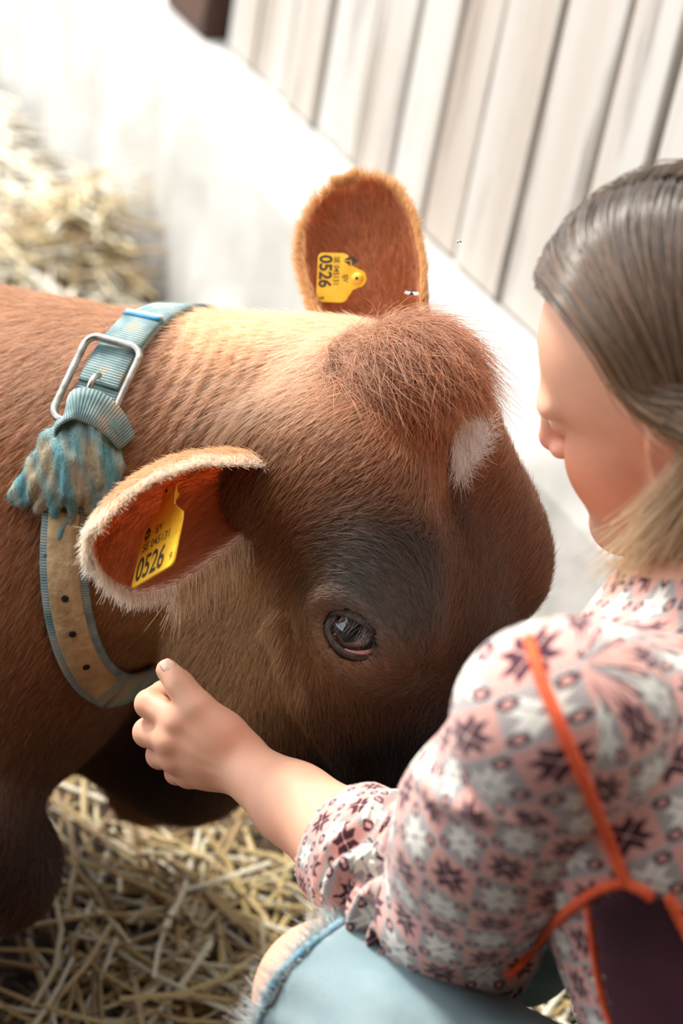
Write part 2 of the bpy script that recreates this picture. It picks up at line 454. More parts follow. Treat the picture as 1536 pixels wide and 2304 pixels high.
# --- coat colour: the animal's pigment, with some sun and shade painted in
def gauss(P, c, r): return np.exp(-(((P - np.asarray(c)) / np.asarray(r)) ** 2).sum(1))
def coat_colour(P):
    H = toH(P); n = len(P)
    base = np.tile(lin('#93603b'), (n, 1))
    def over(w, c):
        w = np.clip(w, 0, 1)[:, None]; base[:] = base * (1 - w) + lin(c) * w
    U = P[:, 1]; ppx = 768 + FPX * P[:, 0] / P[:, 2]
    over(1.0 * np.clip((U - 0.03) / 0.11, 0, 1) * np.clip((ppx - 330) / 120, 0.35, 1), '#d8c0a6')       # paler topline behind the poll, whitened for the sun along it
    over(1.3 * gauss(P, Q(480, 1420, 1.48), (0.095, 0.11, 0.14)), '#a5845a')                # tawny cheek
    over(1.0 * gauss(H, (0.0, 0.07, 0.0), (0.075, 0.10, 0.07)), '#a96b3c')                  # rusty forehead
    over(1.5 * gauss(H, (0.080, 0.165, -0.03), (0.050, 0.066, 0.060)), '#565049')           # grey-brown round the eyes
    over(1.3 * gauss(H, (-0.085, 0.165, -0.04), (0.050, 0.06, 0.05)), '#6e4a3a')
    over(1.3 * gauss(H, (0.0, 0.22, 0.0), (0.055, 0.10, 0.08)), '#6a4a3a')
    over(0.9 * gauss(H, (0.0, 0.13, -0.01), (0.010, 0.07, 0.03)), '#5a3622')                # dark line down the face
    over(np.clip((H[:, 1] - 0.215 - 0.25 * np.clip(-0.05 - H[:, 2], 0, 1)) / 0.07, 0, 1) * np.clip((H[:, 2] + 0.24) / 0.05, 0, 1) * (H[:, 2] < 0.2), '#1a1516')   # dark muzzle, with the jaw's deep shadow painted in
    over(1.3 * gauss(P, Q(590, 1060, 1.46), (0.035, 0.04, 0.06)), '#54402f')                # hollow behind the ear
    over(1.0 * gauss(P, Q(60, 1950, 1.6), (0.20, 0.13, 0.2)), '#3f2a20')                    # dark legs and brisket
    over(1.2 * gauss(P, Q(400, 1680, 1.74), (0.08, 0.08, 0.10)), '#241a17')  # far knee coloured near black for the shadow it lies in
    return np.clip(base * 1.38, 0, 0.9)
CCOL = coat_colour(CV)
def coat_mat(name, translucent=0.0, rough=0.75):
    m, nt, b, N, L = new_mat(name)
    at = N.new('ShaderNodeAttribute'); at.attribute_name = 'coat'
    tc = N.new('ShaderNodeTexCoord'); no = N.new('ShaderNodeTexNoise'); no.inputs['Scale'].default_value = 55; no.inputs['Detail'].default_value = 6
    L.new(tc.outputs['Object'], no.inputs['Vector'])
    mr = N.new('ShaderNodeMapRange'); mr.inputs[3].default_value = 0.72; mr.inputs[4].default_value = 1.25
    L.new(no.outputs['Fac'], mr.inputs[0])
    mx = N.new('ShaderNodeVectorMath'); mx.operation = 'SCALE'
    L.new(at.outputs['Color'], mx.inputs[0]); L.new(mr.outputs[0], mx.inputs['Scale'])
    L.new(mx.outputs['Vector'], b.inputs['Base Color']); b.inputs['Roughness'].default_value = rough
    b.inputs['Specular IOR Level'].default_value = 0.25
    return m
M_COAT = coat_mat('cow_hide')
def strand_mat(name, rough=0.36, trans=0.30):
    m, nt, b, N, L = new_mat(name)
    at = N.new('ShaderNodeAttribute'); at.attribute_name = 'coat'
    L.new(at.outputs['Color'], b.inputs['Base Color']); b.inputs['Roughness'].default_value = rough
    b.inputs['Specular IOR Level'].default_value = 0.8
    tr = N.new('ShaderNodeBsdfTranslucent'); L.new(at.outputs['Color'], tr.inputs['Color'])
    mx = N.new('ShaderNodeMixShader'); mx.inputs[0].default_value = trans
    out = [q for q in N if q.type == 'OUTPUT_MATERIAL'][0]
    L.new(b.outputs[0], mx.inputs[1]); L.new(tr.outputs[0], mx.inputs[2]); L.new(mx.outputs[0], out.inputs['Surface'])
    return m
M_FUR = strand_mat('cow_fur')
cow_base = c2w(Q(60, 1700, 1.64)); cow_base[2] = 0.0
cow = empty('cow', cow_base)
tag(cow, 'brown cow lying in the straw with its head turned to the crouching woman', 'cow')
hide = mesh_obj('body', c2w(CV), CF, M_COAT, cow)
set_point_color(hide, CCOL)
# ------------------------------------------------------------------ eye
def unit(v): v = np.asarray(v, float); return v / np.linalg.norm(v)
M_EYE, nt, b, N, L = new_mat('dark_eyeball')
b.inputs['Base Color'].default_value = rgb('#0d0f14'); b.inputs['Roughness'].default_value = 0.06; b.inputs['Coat Weight'].default_value = 1.0
M_IRIS, nt, b, N, L = new_mat('brown_iris')
b.inputs['Base Color'].default_value = rgb('#2a1a12'); b.inputs['Roughness'].default_value = 0.1; b.inputs['Coat Weight'].default_value = 1.0
M_PINK = noise_mat('pink_eye_corner', rgb('#c98f8c'), rgb('#e2b3ae'), 300, 0.25)
M_LID = noise_mat('dark_lid_skin', rgb('#3a322e'), rgb('#5f544c'), 180, 0.55, 0.5, 500)
def sphere_pts(C, r, X, Y, Z, nu=32, nv=20, vmax=math.pi):
    V = [C + r * Z]; Fc = []
    for j in range(1, nv + 1):
        v = vmax * j / nv
        for i in range(nu):
            u = 2 * math.pi * i / nu
            V.append(C + r * (math.sin(v) * (math.cos(u) * X + math.sin(u) * Y) + math.cos(v) * Z))
    for i in range(nu): Fc.append((0, 1 + i, 1 + (i + 1) % nu))
    for j in range(nv - 1):
        for i in range(nu):
            a = 1 + j * nu; c = a + nu; k = (i + 1) % nu
            Fc.append((a + i, c + i, c + k, a + k))
    return np.array(V), Fc
ES = 1.14
def build_eye(C, sgn):
    Zc = unit(hE * 0.93 * sgn + hN * 0.36 + hA * 0.02)               # looks out sideways
    Xc = hN * 0.62 + hA * 0.62; Xc = unit(Xc - Zc * Xc.dot(Zc))      # towards the inner corner
    Yc = np.cross(Zc, Xc)
    if Yc.dot(hA) > 0: Yc = -Yc                                      # towards the brow
    R = 0.0215 * ES
    V, Fc = sphere_pts(C, R, Xc, Yc, Zc)
    eye = mesh_obj('eye', c2w(V), Fc, M_EYE, cow); eye['label'] = 'dark glossy eye'
    a0, bu, bl = 0.0205, 0.0105, 0.0120
    n = 48; rings = []
    for s, rr, dz in ((0.80, 0.0205, 0), (0.93, 0.0216, 0), (1.0, 0.0226, 0), (1.10, 0.0232, 0), (1.32, 0.0233, 0), (1.55, 0.0225, 0), (1.9, 0.019, 0), (2.2, 0.012, 0)):
        ring = []
        for i in range(n):
            t = 2 * math.pi * i / n
            x = a0 * math.copysign(abs(math.cos(t)) ** 0.9, math.cos(t)); y = (bu if math.sin(t) > 0 else bl) * math.copysign(abs(math.sin(t)) ** 1.15, math.sin(t))
            y += 0.0028 * math.cos(t)                                # inner corner sits lower by tilt of the axes
            if s <= 1: x, y = x * s, y * s
            else:
                e = (s - 1) * 0.0125; L_ = math.hypot(x, y); x, y = x * (1 + e / L_), y * (1 + e / L_)
            z2 = rr * rr - (x * x + y * y)
            if rr > 0.0222 and s < 1.5: rr_ = rr
            z = math.sqrt(max(z2, 0.0)) if z2 > 0 else -0.004
            if s > 1.2: z = min(z, math.sqrt(max(0.0236 ** 2 - min(x * x + y * y, 0.0235 ** 2), 0)) - (s - 1.2) * 0.004)
            ring.append(C + (x * Xc + y * Yc + z * Zc) * ES)
        rings.append(ring)
    V = np.array(rings).reshape(-1, 3)
    Fc = [(j * n + i, j * n + (i + 1) % n, (j + 1) * n + (i + 1) % n, (j + 1) * n + i) for j in range(len(rings) - 1) for i in range(n)]
    lid = mesh_obj('eyelid', c2w(V), Fc, M_LID, eye); lid['label'] = 'dark wrinkled eyelid rim'
    # pink third eyelid in the inner lower corner
    V = []; m1, m2 = 12, 6
    for i in range(m1 + 1):
        t = i / m1; x = 0.001 + 0.0165 * t
        for j in range(m2 + 1):
            q = j / m2
            lo = -0.0112 * math.sqrt(max(0, 1 - (x / 0.0205) ** 2)) + 0.0028 * x / 0.0205
            y = lo + (0.0005 + 0.0052 * t ** 1.3) * q
            z = math.sqrt(max(0.0221 ** 2 - x * x - y * y, 0))
            V.append(C + (x * Xc + y * Yc + z * Zc) * ES)
    Fc = [(i * (m2 + 1) + j, (i + 1) * (m2 + 1) + j, (i + 1) * (m2 + 1) + j + 1, i * (m2 + 1) + j + 1) for i in range(m1) for j in range(m2)]
    pk = mesh_obj('third_eyelid', c2w(V), Fc, M_PINK, eye); pk['label'] = 'pink fleshy eye corner'
    so = pk.modifiers.new('s', 'SOLIDIFY'); so.thickness = 0.001
    # lashes
    S = []
    for i in range(70):
        t = math.radians(random.uniform(15, 165)); x = a0 * math.cos(t); y = bu * math.sin(t) ** 1.1 + 0.0028 * math.cos(t)
        p = C + ES * (x * Xc + y * Yc + math.sqrt(max(0.0235 ** 2 - x * x - y * y, 0)) * Zc)
        Lh = random.uniform(0.009, 0.016); dv = unit(Zc * 0.7 - Yc * random.uniform(0.25, 0.7) + Xc * random.uniform(-0.3, 0.3))
        S.append([c2w(p + dv * Lh * q + Yc * -0.004 * q * q) for q in (0, 0.35, 0.7, 1)])
    ls = hair_obj('eyelashes', np.array(S), 0.00016, lin('#3a302a'), M_FUR, eye); ls['kind'] = 'stuff'
    return eye, (Xc, Yc, Zc)
eye_l, EYE_FR = build_eye(EYE_C, 1)
eye_r, _ = build_eye(Hd(-0.0955, 0.1905, -0.0500), -1)

# ------------------------------------------------------------------ ears
M_EAR, nt, b, N, L = new_mat('ear_skin')
at = N.new('ShaderNodeAttribute'); at.attribute_name = 'coat'
L.new(at.outputs['Color'], b.inputs['Base Color']); b.inputs['Roughness'].default_value = 0.7
tr = N.new('ShaderNodeBsdfTranslucent'); tr.inputs['Color'].default_value = rgb('#ffa055')
mx = N.new('ShaderNodeMixShader'); mx.inputs[0].default_value = 0.42
out = [q for q in N if q.type == 'OUTPUT_MATERIAL'][0]
L.new(b.outputs[0], mx.inputs[1]); L.new(tr.outputs[0], mx.inputs[2]); L.new(mx.outputs[0], out.inputs['Surface'])
def ear_surface(B, X, Zf, Ln, prof, wrap, bend=(0, 0), nt_=44, ns=36):
    """cupped leaf: B base, X towards the tip, Zf the way the hollow faces"""
    X = unit(X); Zf = unit(np.asarray(Zf) - X * np.dot(Zf, X)); Y = np.cross(Zf, X)
    T = np.linspace(0, 1, nt_); pt, pw = zip(*prof)
    W_ = np.interp(T, pt, pw); wt, wv = zip(*wrap); PH = np.radians(np.interp(T, wt, wv))
    for _ in range(3):
        W_[1:-1] = (W_[:-2] + 2 * W_[1:-1] + W_[2:]) / 4; PH[1:-1] = (PH[:-2] + 2 * PH[1:-1] + PH[2:]) / 4
    S = np.linspace(-1, 1, ns); P = np.zeros((nt_, ns, 3))
    for i, t in enumerate(T):
        r = W_[i] / PH[i]; ph = S * PH[i]
        y = r * np.sin(ph); z = r * (1 - np.cos(ph)) - 0.5 * r * (1 - math.cos(PH[i]))
        P[i] = B + X * (Ln * t) + Y * (y + bend[0] * t * t)[:, None] + Zf * (z + bend[1] * t * t)[:, None]
    return P, (X, Y, Zf)
def grid_faces(a, b_): return [(i * b_ + j, i * b_ + j + 1, (i + 1) * b_ + j + 1, (i + 1) * b_ + j) for i in range(a - 1) for j in range(b_ - 1)]
def blend_strands(P, D, N_, Ln, lift, wob, m=5, curl=0.0):
    """strands from roots P along D, lifted off along N_, all (n,3); Ln (n,)"""
    n = len(P); S = np.zeros((n, m, 3)); J = rng.normal(0, 1, (n, 3)); J2 = rng.normal(0, 1, (n, 3))
    for i, q in enumerate(np.linspace(0, 1, m)):
        S[:, i] = P + Ln[:, None] * (D * q + N_ * (np.broadcast_to(lift, (n,)) * (q - 0.55 * q * q))[:, None] + J * wob * q + J2 * curl * q * q)
    return S
def tangent(D, N_):
    T = D - N_ * (D * N_).sum(1)[:, None]; return T / (np.linalg.norm(T, axis=1)[:, None] + 1e-9)
def shade(c, lo=0.75, hi=1.3, n=None):
    n = len(c); return c * rng.uniform(lo, hi, (n, 1)) * rng.uniform(0.94, 1.06, (n, 3))
ear_info = []
def build_ear(label, B, tip, Zf, prof, wrap, bend, inner, outer, fringe, droop, flen):
    Ln = np.linalg.norm(tip - B)
    P, fr = ear_surface(B, tip - B, Zf, Ln, prof, wrap, bend)
    a, b_ = P.shape[:2]; X, Y, Z = fr
    V = P.reshape(-1, 3); Fq = np.array(grid_faces(a, b_))
    nr = vnormals(V, Fq)
    if (nr @ Z).mean() < 0: nr = -nr; Fq = Fq[:, ::-1]
    th_ = 0.0035
    VV = np.concatenate([V + nr * 0.0005, V - nr * th_]); nv = len(V)
    edge = [i * b_ for i in range(a)] + [(a - 1) * b_ + j for j in range(1, b_)] + [i * b_ + b_ - 1 for i in range(a - 2, -1, -1)]
    FF = Fq.tolist() + (Fq[:, ::-1] + nv).tolist() + [(edge[i], edge[i + 1], edge[i + 1] + nv, edge[i] + nv) for i in range(len(edge) - 1)]
    ear = mesh_obj('ear', c2w(VV), FF, M_EAR, cow); ear['label'] = label
    rim = np.minimum.reduce([np.tile(1 - np.abs(np.linspace(-1, 1, b_)), (a, 1)), np.tile(((1 - np.linspace(0, 1, a)) * 1.6)[:, None], (1, b_))]).reshape(-1)
    ci = lin(inner)[None] * np.ones((nv, 1)); wt = np.clip(1 - rim / 0.16, 0, 1)[:, None]
    wi = np.clip(1 - rim / 0.07, 0, 1)[:, None]; ci = ci * (1 - wi) + lin(fringe) * wi
    co = lin(outer)[None] * np.ones((nv, 1)); co = co * (1 - wt) + lin(fringe) * wt
    set_point_color(ear, np.concatenate([ci, co]))
    # fur: both faces and a long pale fringe on the rim
    S_, C_ = [], []
    for side, cc, cnt, ln in ((1, ci, 7000, 0.010), (-1, co, 9000, 0.012)):
        Ps, nn, fi = scatter(V, Fq, cnt); nn = nn * np.sign((nn @ Z).mean()) * side
        rm = rim[Fq[fi]].mean(1); ctr = (fi // (b_ - 1) * 0)
        sdir = np.clip(((Ps - B) @ Y) / 0.03, -1, 1)[:, None] * Y
        D = tangent(X * 0.9 + sdir * 0.55 + rng.normal(0, 0.12, (cnt, 3)), nn)
        Lh = ln * rng.uniform(0.6, 1.2, cnt)
        S_.append(blend_strands(Ps + nn * (0.0005 if side > 0 else th_), D, nn, Lh, 0.35, 0.10))
        C_.append(shade(cc[Fq[fi][:, 0]], 0.8, 1.35))
    E_ = V[np.array(edge)]; m = 7000
    ii = rng.integers(0, len(edge) - 1, m); q = rng.random(m)[:, None]
    Pe = E_[ii] * (1 - q) + E_[ii + 1] * q
    cen = B + np.outer((Pe - B) @ X, X) - X * 0.012 - Z * 0.01
    ou = Pe - cen; ou /= np.linalg.norm(ou, axis=1)[:, None]
    tpar = np.clip(((Pe - B) @ X) / Ln, 0, 1)
    keep = tpar > 0.08
    Lh = flen * rng.uniform(0.6, 1.35, m) * (0.8 + 0.5 * rng.random(m))
    g_ = w2c(CAM + np.array([0, 0, -1.0]))                     # straight down, modelling frame
    low = (ou @ g_) > 0.25
    Lh[low] *= droop
    long_ = low & (tpar > 0.22) & (tpar < 0.62); Lh[long_] *= (1 + 1.4 * (droop > 1.05))
    D = ou + X * 0.35 + rng.normal(0, 0.16, (m, 3)) + rng.normal(0, 1, (m, 1)) * Z * 0.3
    D[low] += g_ * 0.35 * (droop > 1.2); D[long_] += g_ * 0.6 * (droop > 1.05)
    D /= np.linalg.norm(D, axis=1)[:, None]
    S_.append(blend_strands(Pe, D, Z[None] * np.ones((m, 1)), Lh, 0.1, 0.10)[keep])
    fcol = np.tile(lin(fringe), (m, 1)); fcol[long_] = fcol[long_] * 0.35 + lin('#d9b478') * 0.65 if droop > 1.05 else fcol[long_]
    C_.append(shade(fcol, 0.75, 1.2)[keep])
    S = np.concatenate(S_); cc = np.concatenate(C_)
    hr = hair_obj('ear_fur', c2w(S.reshape(-1, 3)).reshape(S.shape), 0.00022, cc, M_FUR, ear); hr['kind'] = 'stuff'; hr['label'] = 'pale fur fringe'
    ear_info.append((P, fr, nr.reshape(P.shape)))
    return ear
PR = [(0, .034), (.15, .042), (.35, .062), (.6, .074), (.8, .064), (.93, .042), (1.0, .018)]
ear_n = build_ear('near ear with pale fringed rim, hollow turned to the viewer', Q(640, 1062, 1.452), Q(192, 1200, 1.335), (0.16, -0.56, -0.80), PR,
                  [(0, 130), (.25, 100), (.6, 80), (1, 60)], (0, 0.010), '#c07e4c', '#d9b48c', '#f6ead8', 1.1, 0.0095)
ear_f = build_ear('far ear raised upright, glowing orange with the light behind', Q(868, 770, 1.545), Q(772, 432, 1.60), (-0.12, -0.25, -0.95),
                  [(0, .058), (.15, .060), (.35, .061), (.6, .058), (.8, .047), (.93, .030), (1.0, .010)],
                  [(0, 95), (.3, 72), (.6, 60), (1, 45)], (0.006, 0.008), '#b8754a', '#c99468', '#ecc28c', 1.0, 0.008)

# ------------------------------------------------------------------ coat of short hair
anchors = [(60, 620, -1, .25), (200, 650, -1, .35), (150, 900, -.8, .6), (60, 1200, -.6, .8), (100, 1500, -.5, .85), (60, 1750, -.4, .9), (300, 1300, -.3, .95), (560, 790, -.95, .3), (450, 900, -.7, .7),
           (650, 860, -.9, .35), (680, 960, -.6, .8), (745, 990, -.45, .9), (850, 950, -.95, .3), (850, 1080, -.9, .45), (960, 1000, -.1, 1), (980, 1120, -.1, 1), (1100, 1100, .45, -.9), (1150, 1200, .5, -.85),
           (1180, 1350, .6, -.75), (1050, 1380, .2, -1), (1040, 1460, 0, -1), (1000, 1560, -.4, .9), (900, 1230, -.75, -.5), (820, 1260, -.9, -.3), (950, 1400, -.35, -.9), (930, 1320, -.5, -.85), (700, 1300, -.8, .5), (600, 1380, -.5, .85),
           (450, 1450, -.6, .75), (600, 1560, -.25, .95), (750, 1620, .1, 1), (880, 1700, .1, 1), (420, 1700, -.3, .9), (620, 1130, -.6, .8), (560, 1250, -.6, .8), (820, 780, -.9, .25), (1000, 800, .2, .9)]
AP, AD = [], []
for x, y, dx, dy in anchors:
    p, n = on_cow(x, y)
    if p is not None: AP.append(p); AD.append((dx, -dy, 0))
AP = np.array(AP); AD = np.array(AD, float); AD /= np.linalg.norm(AD, axis=1)[:, None]
def flow(P):
    out_ = np.zeros_like(P)
    for i in range(0, len(P), 20000):
        d2 = ((P[i:i + 20000, None] - AP[None]) ** 2).sum(2); w = np.exp(-d2 / (2 * 0.035 ** 2)) + 1e-7 / (d2 + 1e-4)
        out_[i:i + 20000] = (w @ AD) / w.sum(1)[:, None]
    return out_
fn, fa = face_info(CV, CF)
cen = CV[CF].mean(1); vd = cen / np.linalg.norm(cen, axis=1)[:, None]
fac = (fn * vd).sum(1)
px = 768 + FPX * cen[:, 0] / cen[:, 2]; py = 1152 - FPX * cen[:, 1] / cen[:, 2]
wgt = ((fac < 0.45) & (px > -620) & (px < 1330) & (py > 480) & (py < 2300)).astype(float)
Hc = toH(cen)
front = (px > 420) & (py < 1700)
wgt *= np.where(front, 1.5, np.where(px > -60, 0.85, 0.35))
deye = np.linalg.norm(cen - EYE_C, axis=1)
wgt[deye < 0.0275] = 0
star_p, _ = on_cow(1052, 990)
def star_mask(P):
    d = P - star_p; x = d[:, 0]; y = d[:, 1]
    x = x - 0.25 * y
    w = 0.0135 * np.clip((y + 0.030) / 0.028, 0.12, 1.0)
    w = w * np.sqrt(np.clip(1 - np.clip(y / 0.0205, 0, 1) ** 2, 0.0, 1))
    return (np.abs(x) < w) & (y > -0.030) & (y < 0.0205) & (np.abs(d[:, 2]) < 0.05)
NH = 235000
Ps, nn, fi = scatter(CV, CF, NH, wgt)
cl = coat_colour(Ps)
Hh = toH(Ps)
D = tangent(flow(Ps) + rng.normal(0, 0.10, (NH, 3)), nn)
de = np.linalg.norm(Ps - EYE_C, axis=1)
Lh = np.full(NH, 0.0125)
fore = (np.abs(Hh[:, 0]) < 0.075) & (Hh[:, 1] < 0.17) & (Hh[:, 2] > -0.06)
Lh[fore] = 0.0165
tophair = (Ps[:, 1] > 0.06) & ~fore; Lh[tophair] = 0.0165
Lh *= np.clip((de - 0.018) / 0.05, 0.30, 1.0)
st = star_mask(Ps)
cl = shade(cl, 0.70, 1.42)
cl[st] = lin('#fbf4ee') * rng.uniform(0.85, 1.05, (st.sum(), 1))
Lh[st] = 0.019
nst = ~st & (np.linalg.norm(Ps - star_p, axis=1) < 0.032); Lh[nst] *= 0.5
Lh *= rng.uniform(0.7, 1.25, NH)
S = blend_strands(Ps, D, nn, Lh, 0.34, 0.09, 4, 0.06)
fur = hair_obj('coat', c2w(S.reshape(-1, 3)).reshape(S.shape), 0.00021, cl, M_FUR, cow)
tag(fur, 'short brown coat with a small white star on the forehead', kind='stuff')
# forelock on the poll
pw = np.exp(-(Hc[:, 0] / 0.030) ** 2) * ((np.abs(Hc[:, 0]) < 0.060) & (Hc[:, 1] < 0.040) & (Hc[:, 2] > -0.085)).astype(float)
n1 = 16000
Ps, nn, fi = scatter(CV, CF, n1, pw); Hh = toH(Ps)
D = hN * 0.75 + hA[None] * (0.30 + 6 * np.clip(Hh[:, 1:2], -0.02, 0.05)) + hE[None] * (Hh[:, 0:1] * 6) + rng.normal(0, 0.28, (n1, 3))
D /= np.linalg.norm(D, axis=1)[:, None]
D = tangent(D, nn) * 0.9 + nn * 0.25
Lh = rng.uniform(0.014, 0.034, n1)
S = blend_strands(Ps, D, nn, Lh, 0.40, 0.20, 6, 0.28)
S += (hA * 1.0)[None, None] * (np.linspace(0, 1, 6) ** 2)[None, :, None] * (Lh * 0.45)[:, None, None]
S -= nn[:, None] * (np.linspace(0, 1, 6) ** 2)[None, :, None] * (Lh * 0.30)[:, None, None]
cl = shade(0.55 * np.tile(lin('#a86238'), (n1, 1)) + 0.45 * coat_colour(Ps), 0.55, 1.5)
sk_ = ~(star_mask(S[:, -1]) | star_mask(S[:, 3])); S, cl = S[sk_], cl[sk_]
fl = hair_obj('forelock', c2w(S.reshape(-1, 3)).reshape(S.shape), 0.00022, cl, M_FUR, cow)
tag(fl, 'rusty tousled forelock on the poll', kind='stuff')
# the skin under the star is pale too
sm_ = star_mask(CV); CCOL[sm_] = lin('#e6d8cd')
hc_ = np.ones((len(CV), 4), np.float32); hc_[:, :3] = CCOL
hide.data.attributes['coat'].data.foreach_set('color', hc_.ravel())
# ================================================================== collar on the cow's neck
def fabric_mat(name, c1, c2, rib=700, worn='#b9a78c', wornlvl=0.58):
    m, nt, b, N, L = new_mat(name)
    uv = N.new('ShaderNodeUVMap'); tc = N.new('ShaderNodeTexCoord')
    no = N.new('ShaderNodeTexNoise'); no.inputs['Scale'].default_value = 38; no.inputs['Detail'].default_value = 6
    L.new(tc.outputs['Object'], no.inputs['Vector'])
    cr = N.new('ShaderNodeValToRGB'); e = cr.color_ramp.elements
    e[0].position = 0.30; e[0].color = c1; e[1].position = 0.52; e[1].color = c2
    x = e.new(wornlvl + 0.08); x.color = rgb(worn)
    L.new(no.outputs['Fac'], cr.inputs['Fac'])
    wv = N.new('ShaderNodeTexWave'); wv.inputs['Scale'].default_value = rib; wv.bands_direction = 'X'
    L.new(uv.outputs['UV'], wv.inputs['Vector'])
    mr = N.new('ShaderNodeMapRange'); mr.inputs[3].default_value = 0.62; mr.inputs[4].default_value = 1.1
    L.new(wv.outputs['Fac'], mr.inputs[0])
    sc_ = N.new('ShaderNodeVectorMath'); sc_.operation = 'SCALE'
    L.new(cr.outputs['Color'], sc_.inputs[0]); L.new(mr.outputs[0], sc_.inputs['Scale']); L.new(sc_.outputs['Vector'], b.inputs['Base Color'])
    b.inputs['Roughness'].default_value = 0.9
    bp = N.new('ShaderNodeBump'); bp.inputs['Strength'].default_value = 0.6; bp.inputs['Distance'].default_value = 0.001
    L.new(wv.outputs['Fac'], bp.inputs['Height']); L.new(bp.outputs['Normal'], b.inputs['Normal'])
    return m
M_WEB = fabric_mat('teal_webbing', rgb('#56777a'), rgb('#93a8a6'), 140)
M_TAN = noise_mat('tan_rawhide', rgb('#a98a60'), rgb('#c9ad80'), 45, 0.85, 0.5, 120)
M_STEEL = noise_mat('worn_steel', rgb('#8b8880'), rgb('#b9b5ac'), 120, 0.32); M_STEEL.node_tree.nodes['Principled BSDF'].inputs['Metallic'].default_value = 0.9
M_BLUE = noise_mat('blue_stitching', rgb('#2f7fb8'), rgb('#4a9ace'), 90, 0.8)
M_WHITETH = noise_mat('white_stitching', rgb('#e8e6e0'), rgb('#f4f2ee'), 90, 0.8)
M_BLACK = noise_mat('black_hole', rgb('#0c0a09'), rgb('#15110e'), 50, 0.9)

top_, bot_ = Q(428, 672, 1.56), Q(228, 1560, 1.56)
c_mid = Q(338, 1110, 1.57); ca = unit(top_ - bot_); cb = np.array([-0.52, -0.03, -0.90]); cb = unit(cb - ca * cb.dot(ca))
cn = np.cross(ca, cb)
def collar_at(phi):
    d = math.cos(phi) * ca + math.sin(phi) * cb
    h, n = shoot(c_mid + d * 0.45, -d)
    if h is None: h, n = c_mid + d * 0.15, d
    if n.dot(d) < 0: n = -n
    return h, n, d
def ribbon(P, Nn, W, half, thick, uvscale=1.0):
    """strap with real thickness along P; Nn surface normals, W width directions"""
    n = len(P); V = []
    for i in range(n):
        for (s, t) in ((-1, 0), (-0.93, 1), (-0.4, 1.08), (0.4, 1.08), (0.93, 1), (1, 0)):
            V.append(P[i] + W[i] * half[i] * s + Nn[i] * thick * t)
    k = 6; Fc = []
    for i in range(n - 1):
        for j in range(k):
            q = (j + 1) % k
            Fc.append((i * k + j, (i + 1) * k + j, (i + 1) * k + q, i * k + q))
    Fc.append(tuple(range(k))); Fc.append(tuple((n - 1) * k + j for j in range(k - 1, -1, -1)))
    return np.array(V), Fc
def add_uv(o, P, k, uvs=1.0):
    me = o.data; uv = me.uv_layers.new(name='UVMap')
    s = np.concatenate([[0], np.cumsum(np.linalg.norm(np.diff(P, axis=0), axis=1))])
    vi = np.zeros(len(me.loops), int); me.loops.foreach_get('vertex_index', vi)
    c = np.stack([s[np.minimum(vi // k, len(s) - 1)] * uvs, (vi % k) / k], 1).astype(np.float32)
    uv.data.foreach_set('uv', c.ravel())
PHI = np.radians(np.linspace(-178, 182, 121))
pts = [collar_at(p) for p in PHI]
CP = np.array([p[0] for p in pts]); CD = np.array([p[2] for p in pts]); CNn = np.array([p[1] for p in pts])
for _ in range(4): CP[1:-1] = (CP[:-2] + 2 * CP[1:-1] + CP[2:]) / 4
for _ in range(6): CNn[1:-1] = (CNn[:-2] + 2 * CNn[1:-1] + CNn[2:]) / 4
CNn /= np.linalg.norm(CNn, axis=1)[:, None]
CT = np.gradient(CP, axis=0); CT /= np.linalg.norm(CT, axis=1)[:, None]
CW = np.cross(CNn, CT); CW /= np.linalg.norm(CW, axis=1)[:, None]
CPo = CP + CNn * 0.006
collar = empty('cow_collar', cow_base + np.array([0, 0, 0.4]))
tag(collar, "faded teal webbing collar with a steel buckle round the cow's neck", 'collar')
V, Fc = ribbon(CPo, CNn, CW, np.full(len(CPo), 0.0190), 0.0028)
strap = mesh_obj('strap', c2w(V), Fc, M_WEB, collar); add_uv(strap, CPo, 6)
# which loop index lies on a given picture row (near side)
prj = lambda P: np.stack([768 + FPX * P[:, 0] / P[:, 2], 1152 - FPX * P[:, 1] / P[:, 2]], 1)
cpx = prj(CPo); near_side = np.sin(PHI) > 0.02
def row_idx(y):
    c = np.where(near_side)[0]; return c[np.argmin(np.abs(cpx[c, 1] - y))]
# a doubled fold of webbing through the buckle
def overlay(name, y0, y1, half, lift, thick, mat, par, taper=0.0, label=None, steps=40):
    i0, i1 = sorted((row_idx(y0), row_idx(y1)))
    ii = np.linspace(i0, i1, steps)
    f = lambda A: np.stack([np.interp(ii, np.arange(len(A)), A[:, c]) for c in range(3)], 1)
    P, Nn, Wd = f(CPo), f(CNn), f(CW)
    P = P + Nn * lift
    V, Fc = ribbon(P, Nn, Wd, np.full(len(P), half), thick)
    o = mesh_obj(name, c2w(V), Fc, mat, par); add_uv(o, P, 6)
    if label: o['label'] = label
    return o, (P, Nn, Wd)
fold_, (fP, fN, fW) = overlay('strap_fold', 722, 872, 0.0182, 0.0032, 0.0026, M_WEB, collar, label='doubled worn webbing through the buckle')
i = row_idx(722)
for mat_, nm, sh in ((M_WHITETH, 'stitching', 0.0), (M_BLUE, 'stitching', 0.004)):
    a_ = CPo[i] + CNn[i] * 0.0065 + CT[i] * sh * (1 if CT[i].dot(ca) < 0 else -1)
    V, Fc = tube([a_ + CW[i] * q for q in np.linspace(-0.0175, 0.0175, 9)], 0.0016, 6)
    mesh_obj(nm, c2w(V), Fc, mat_, fold_)
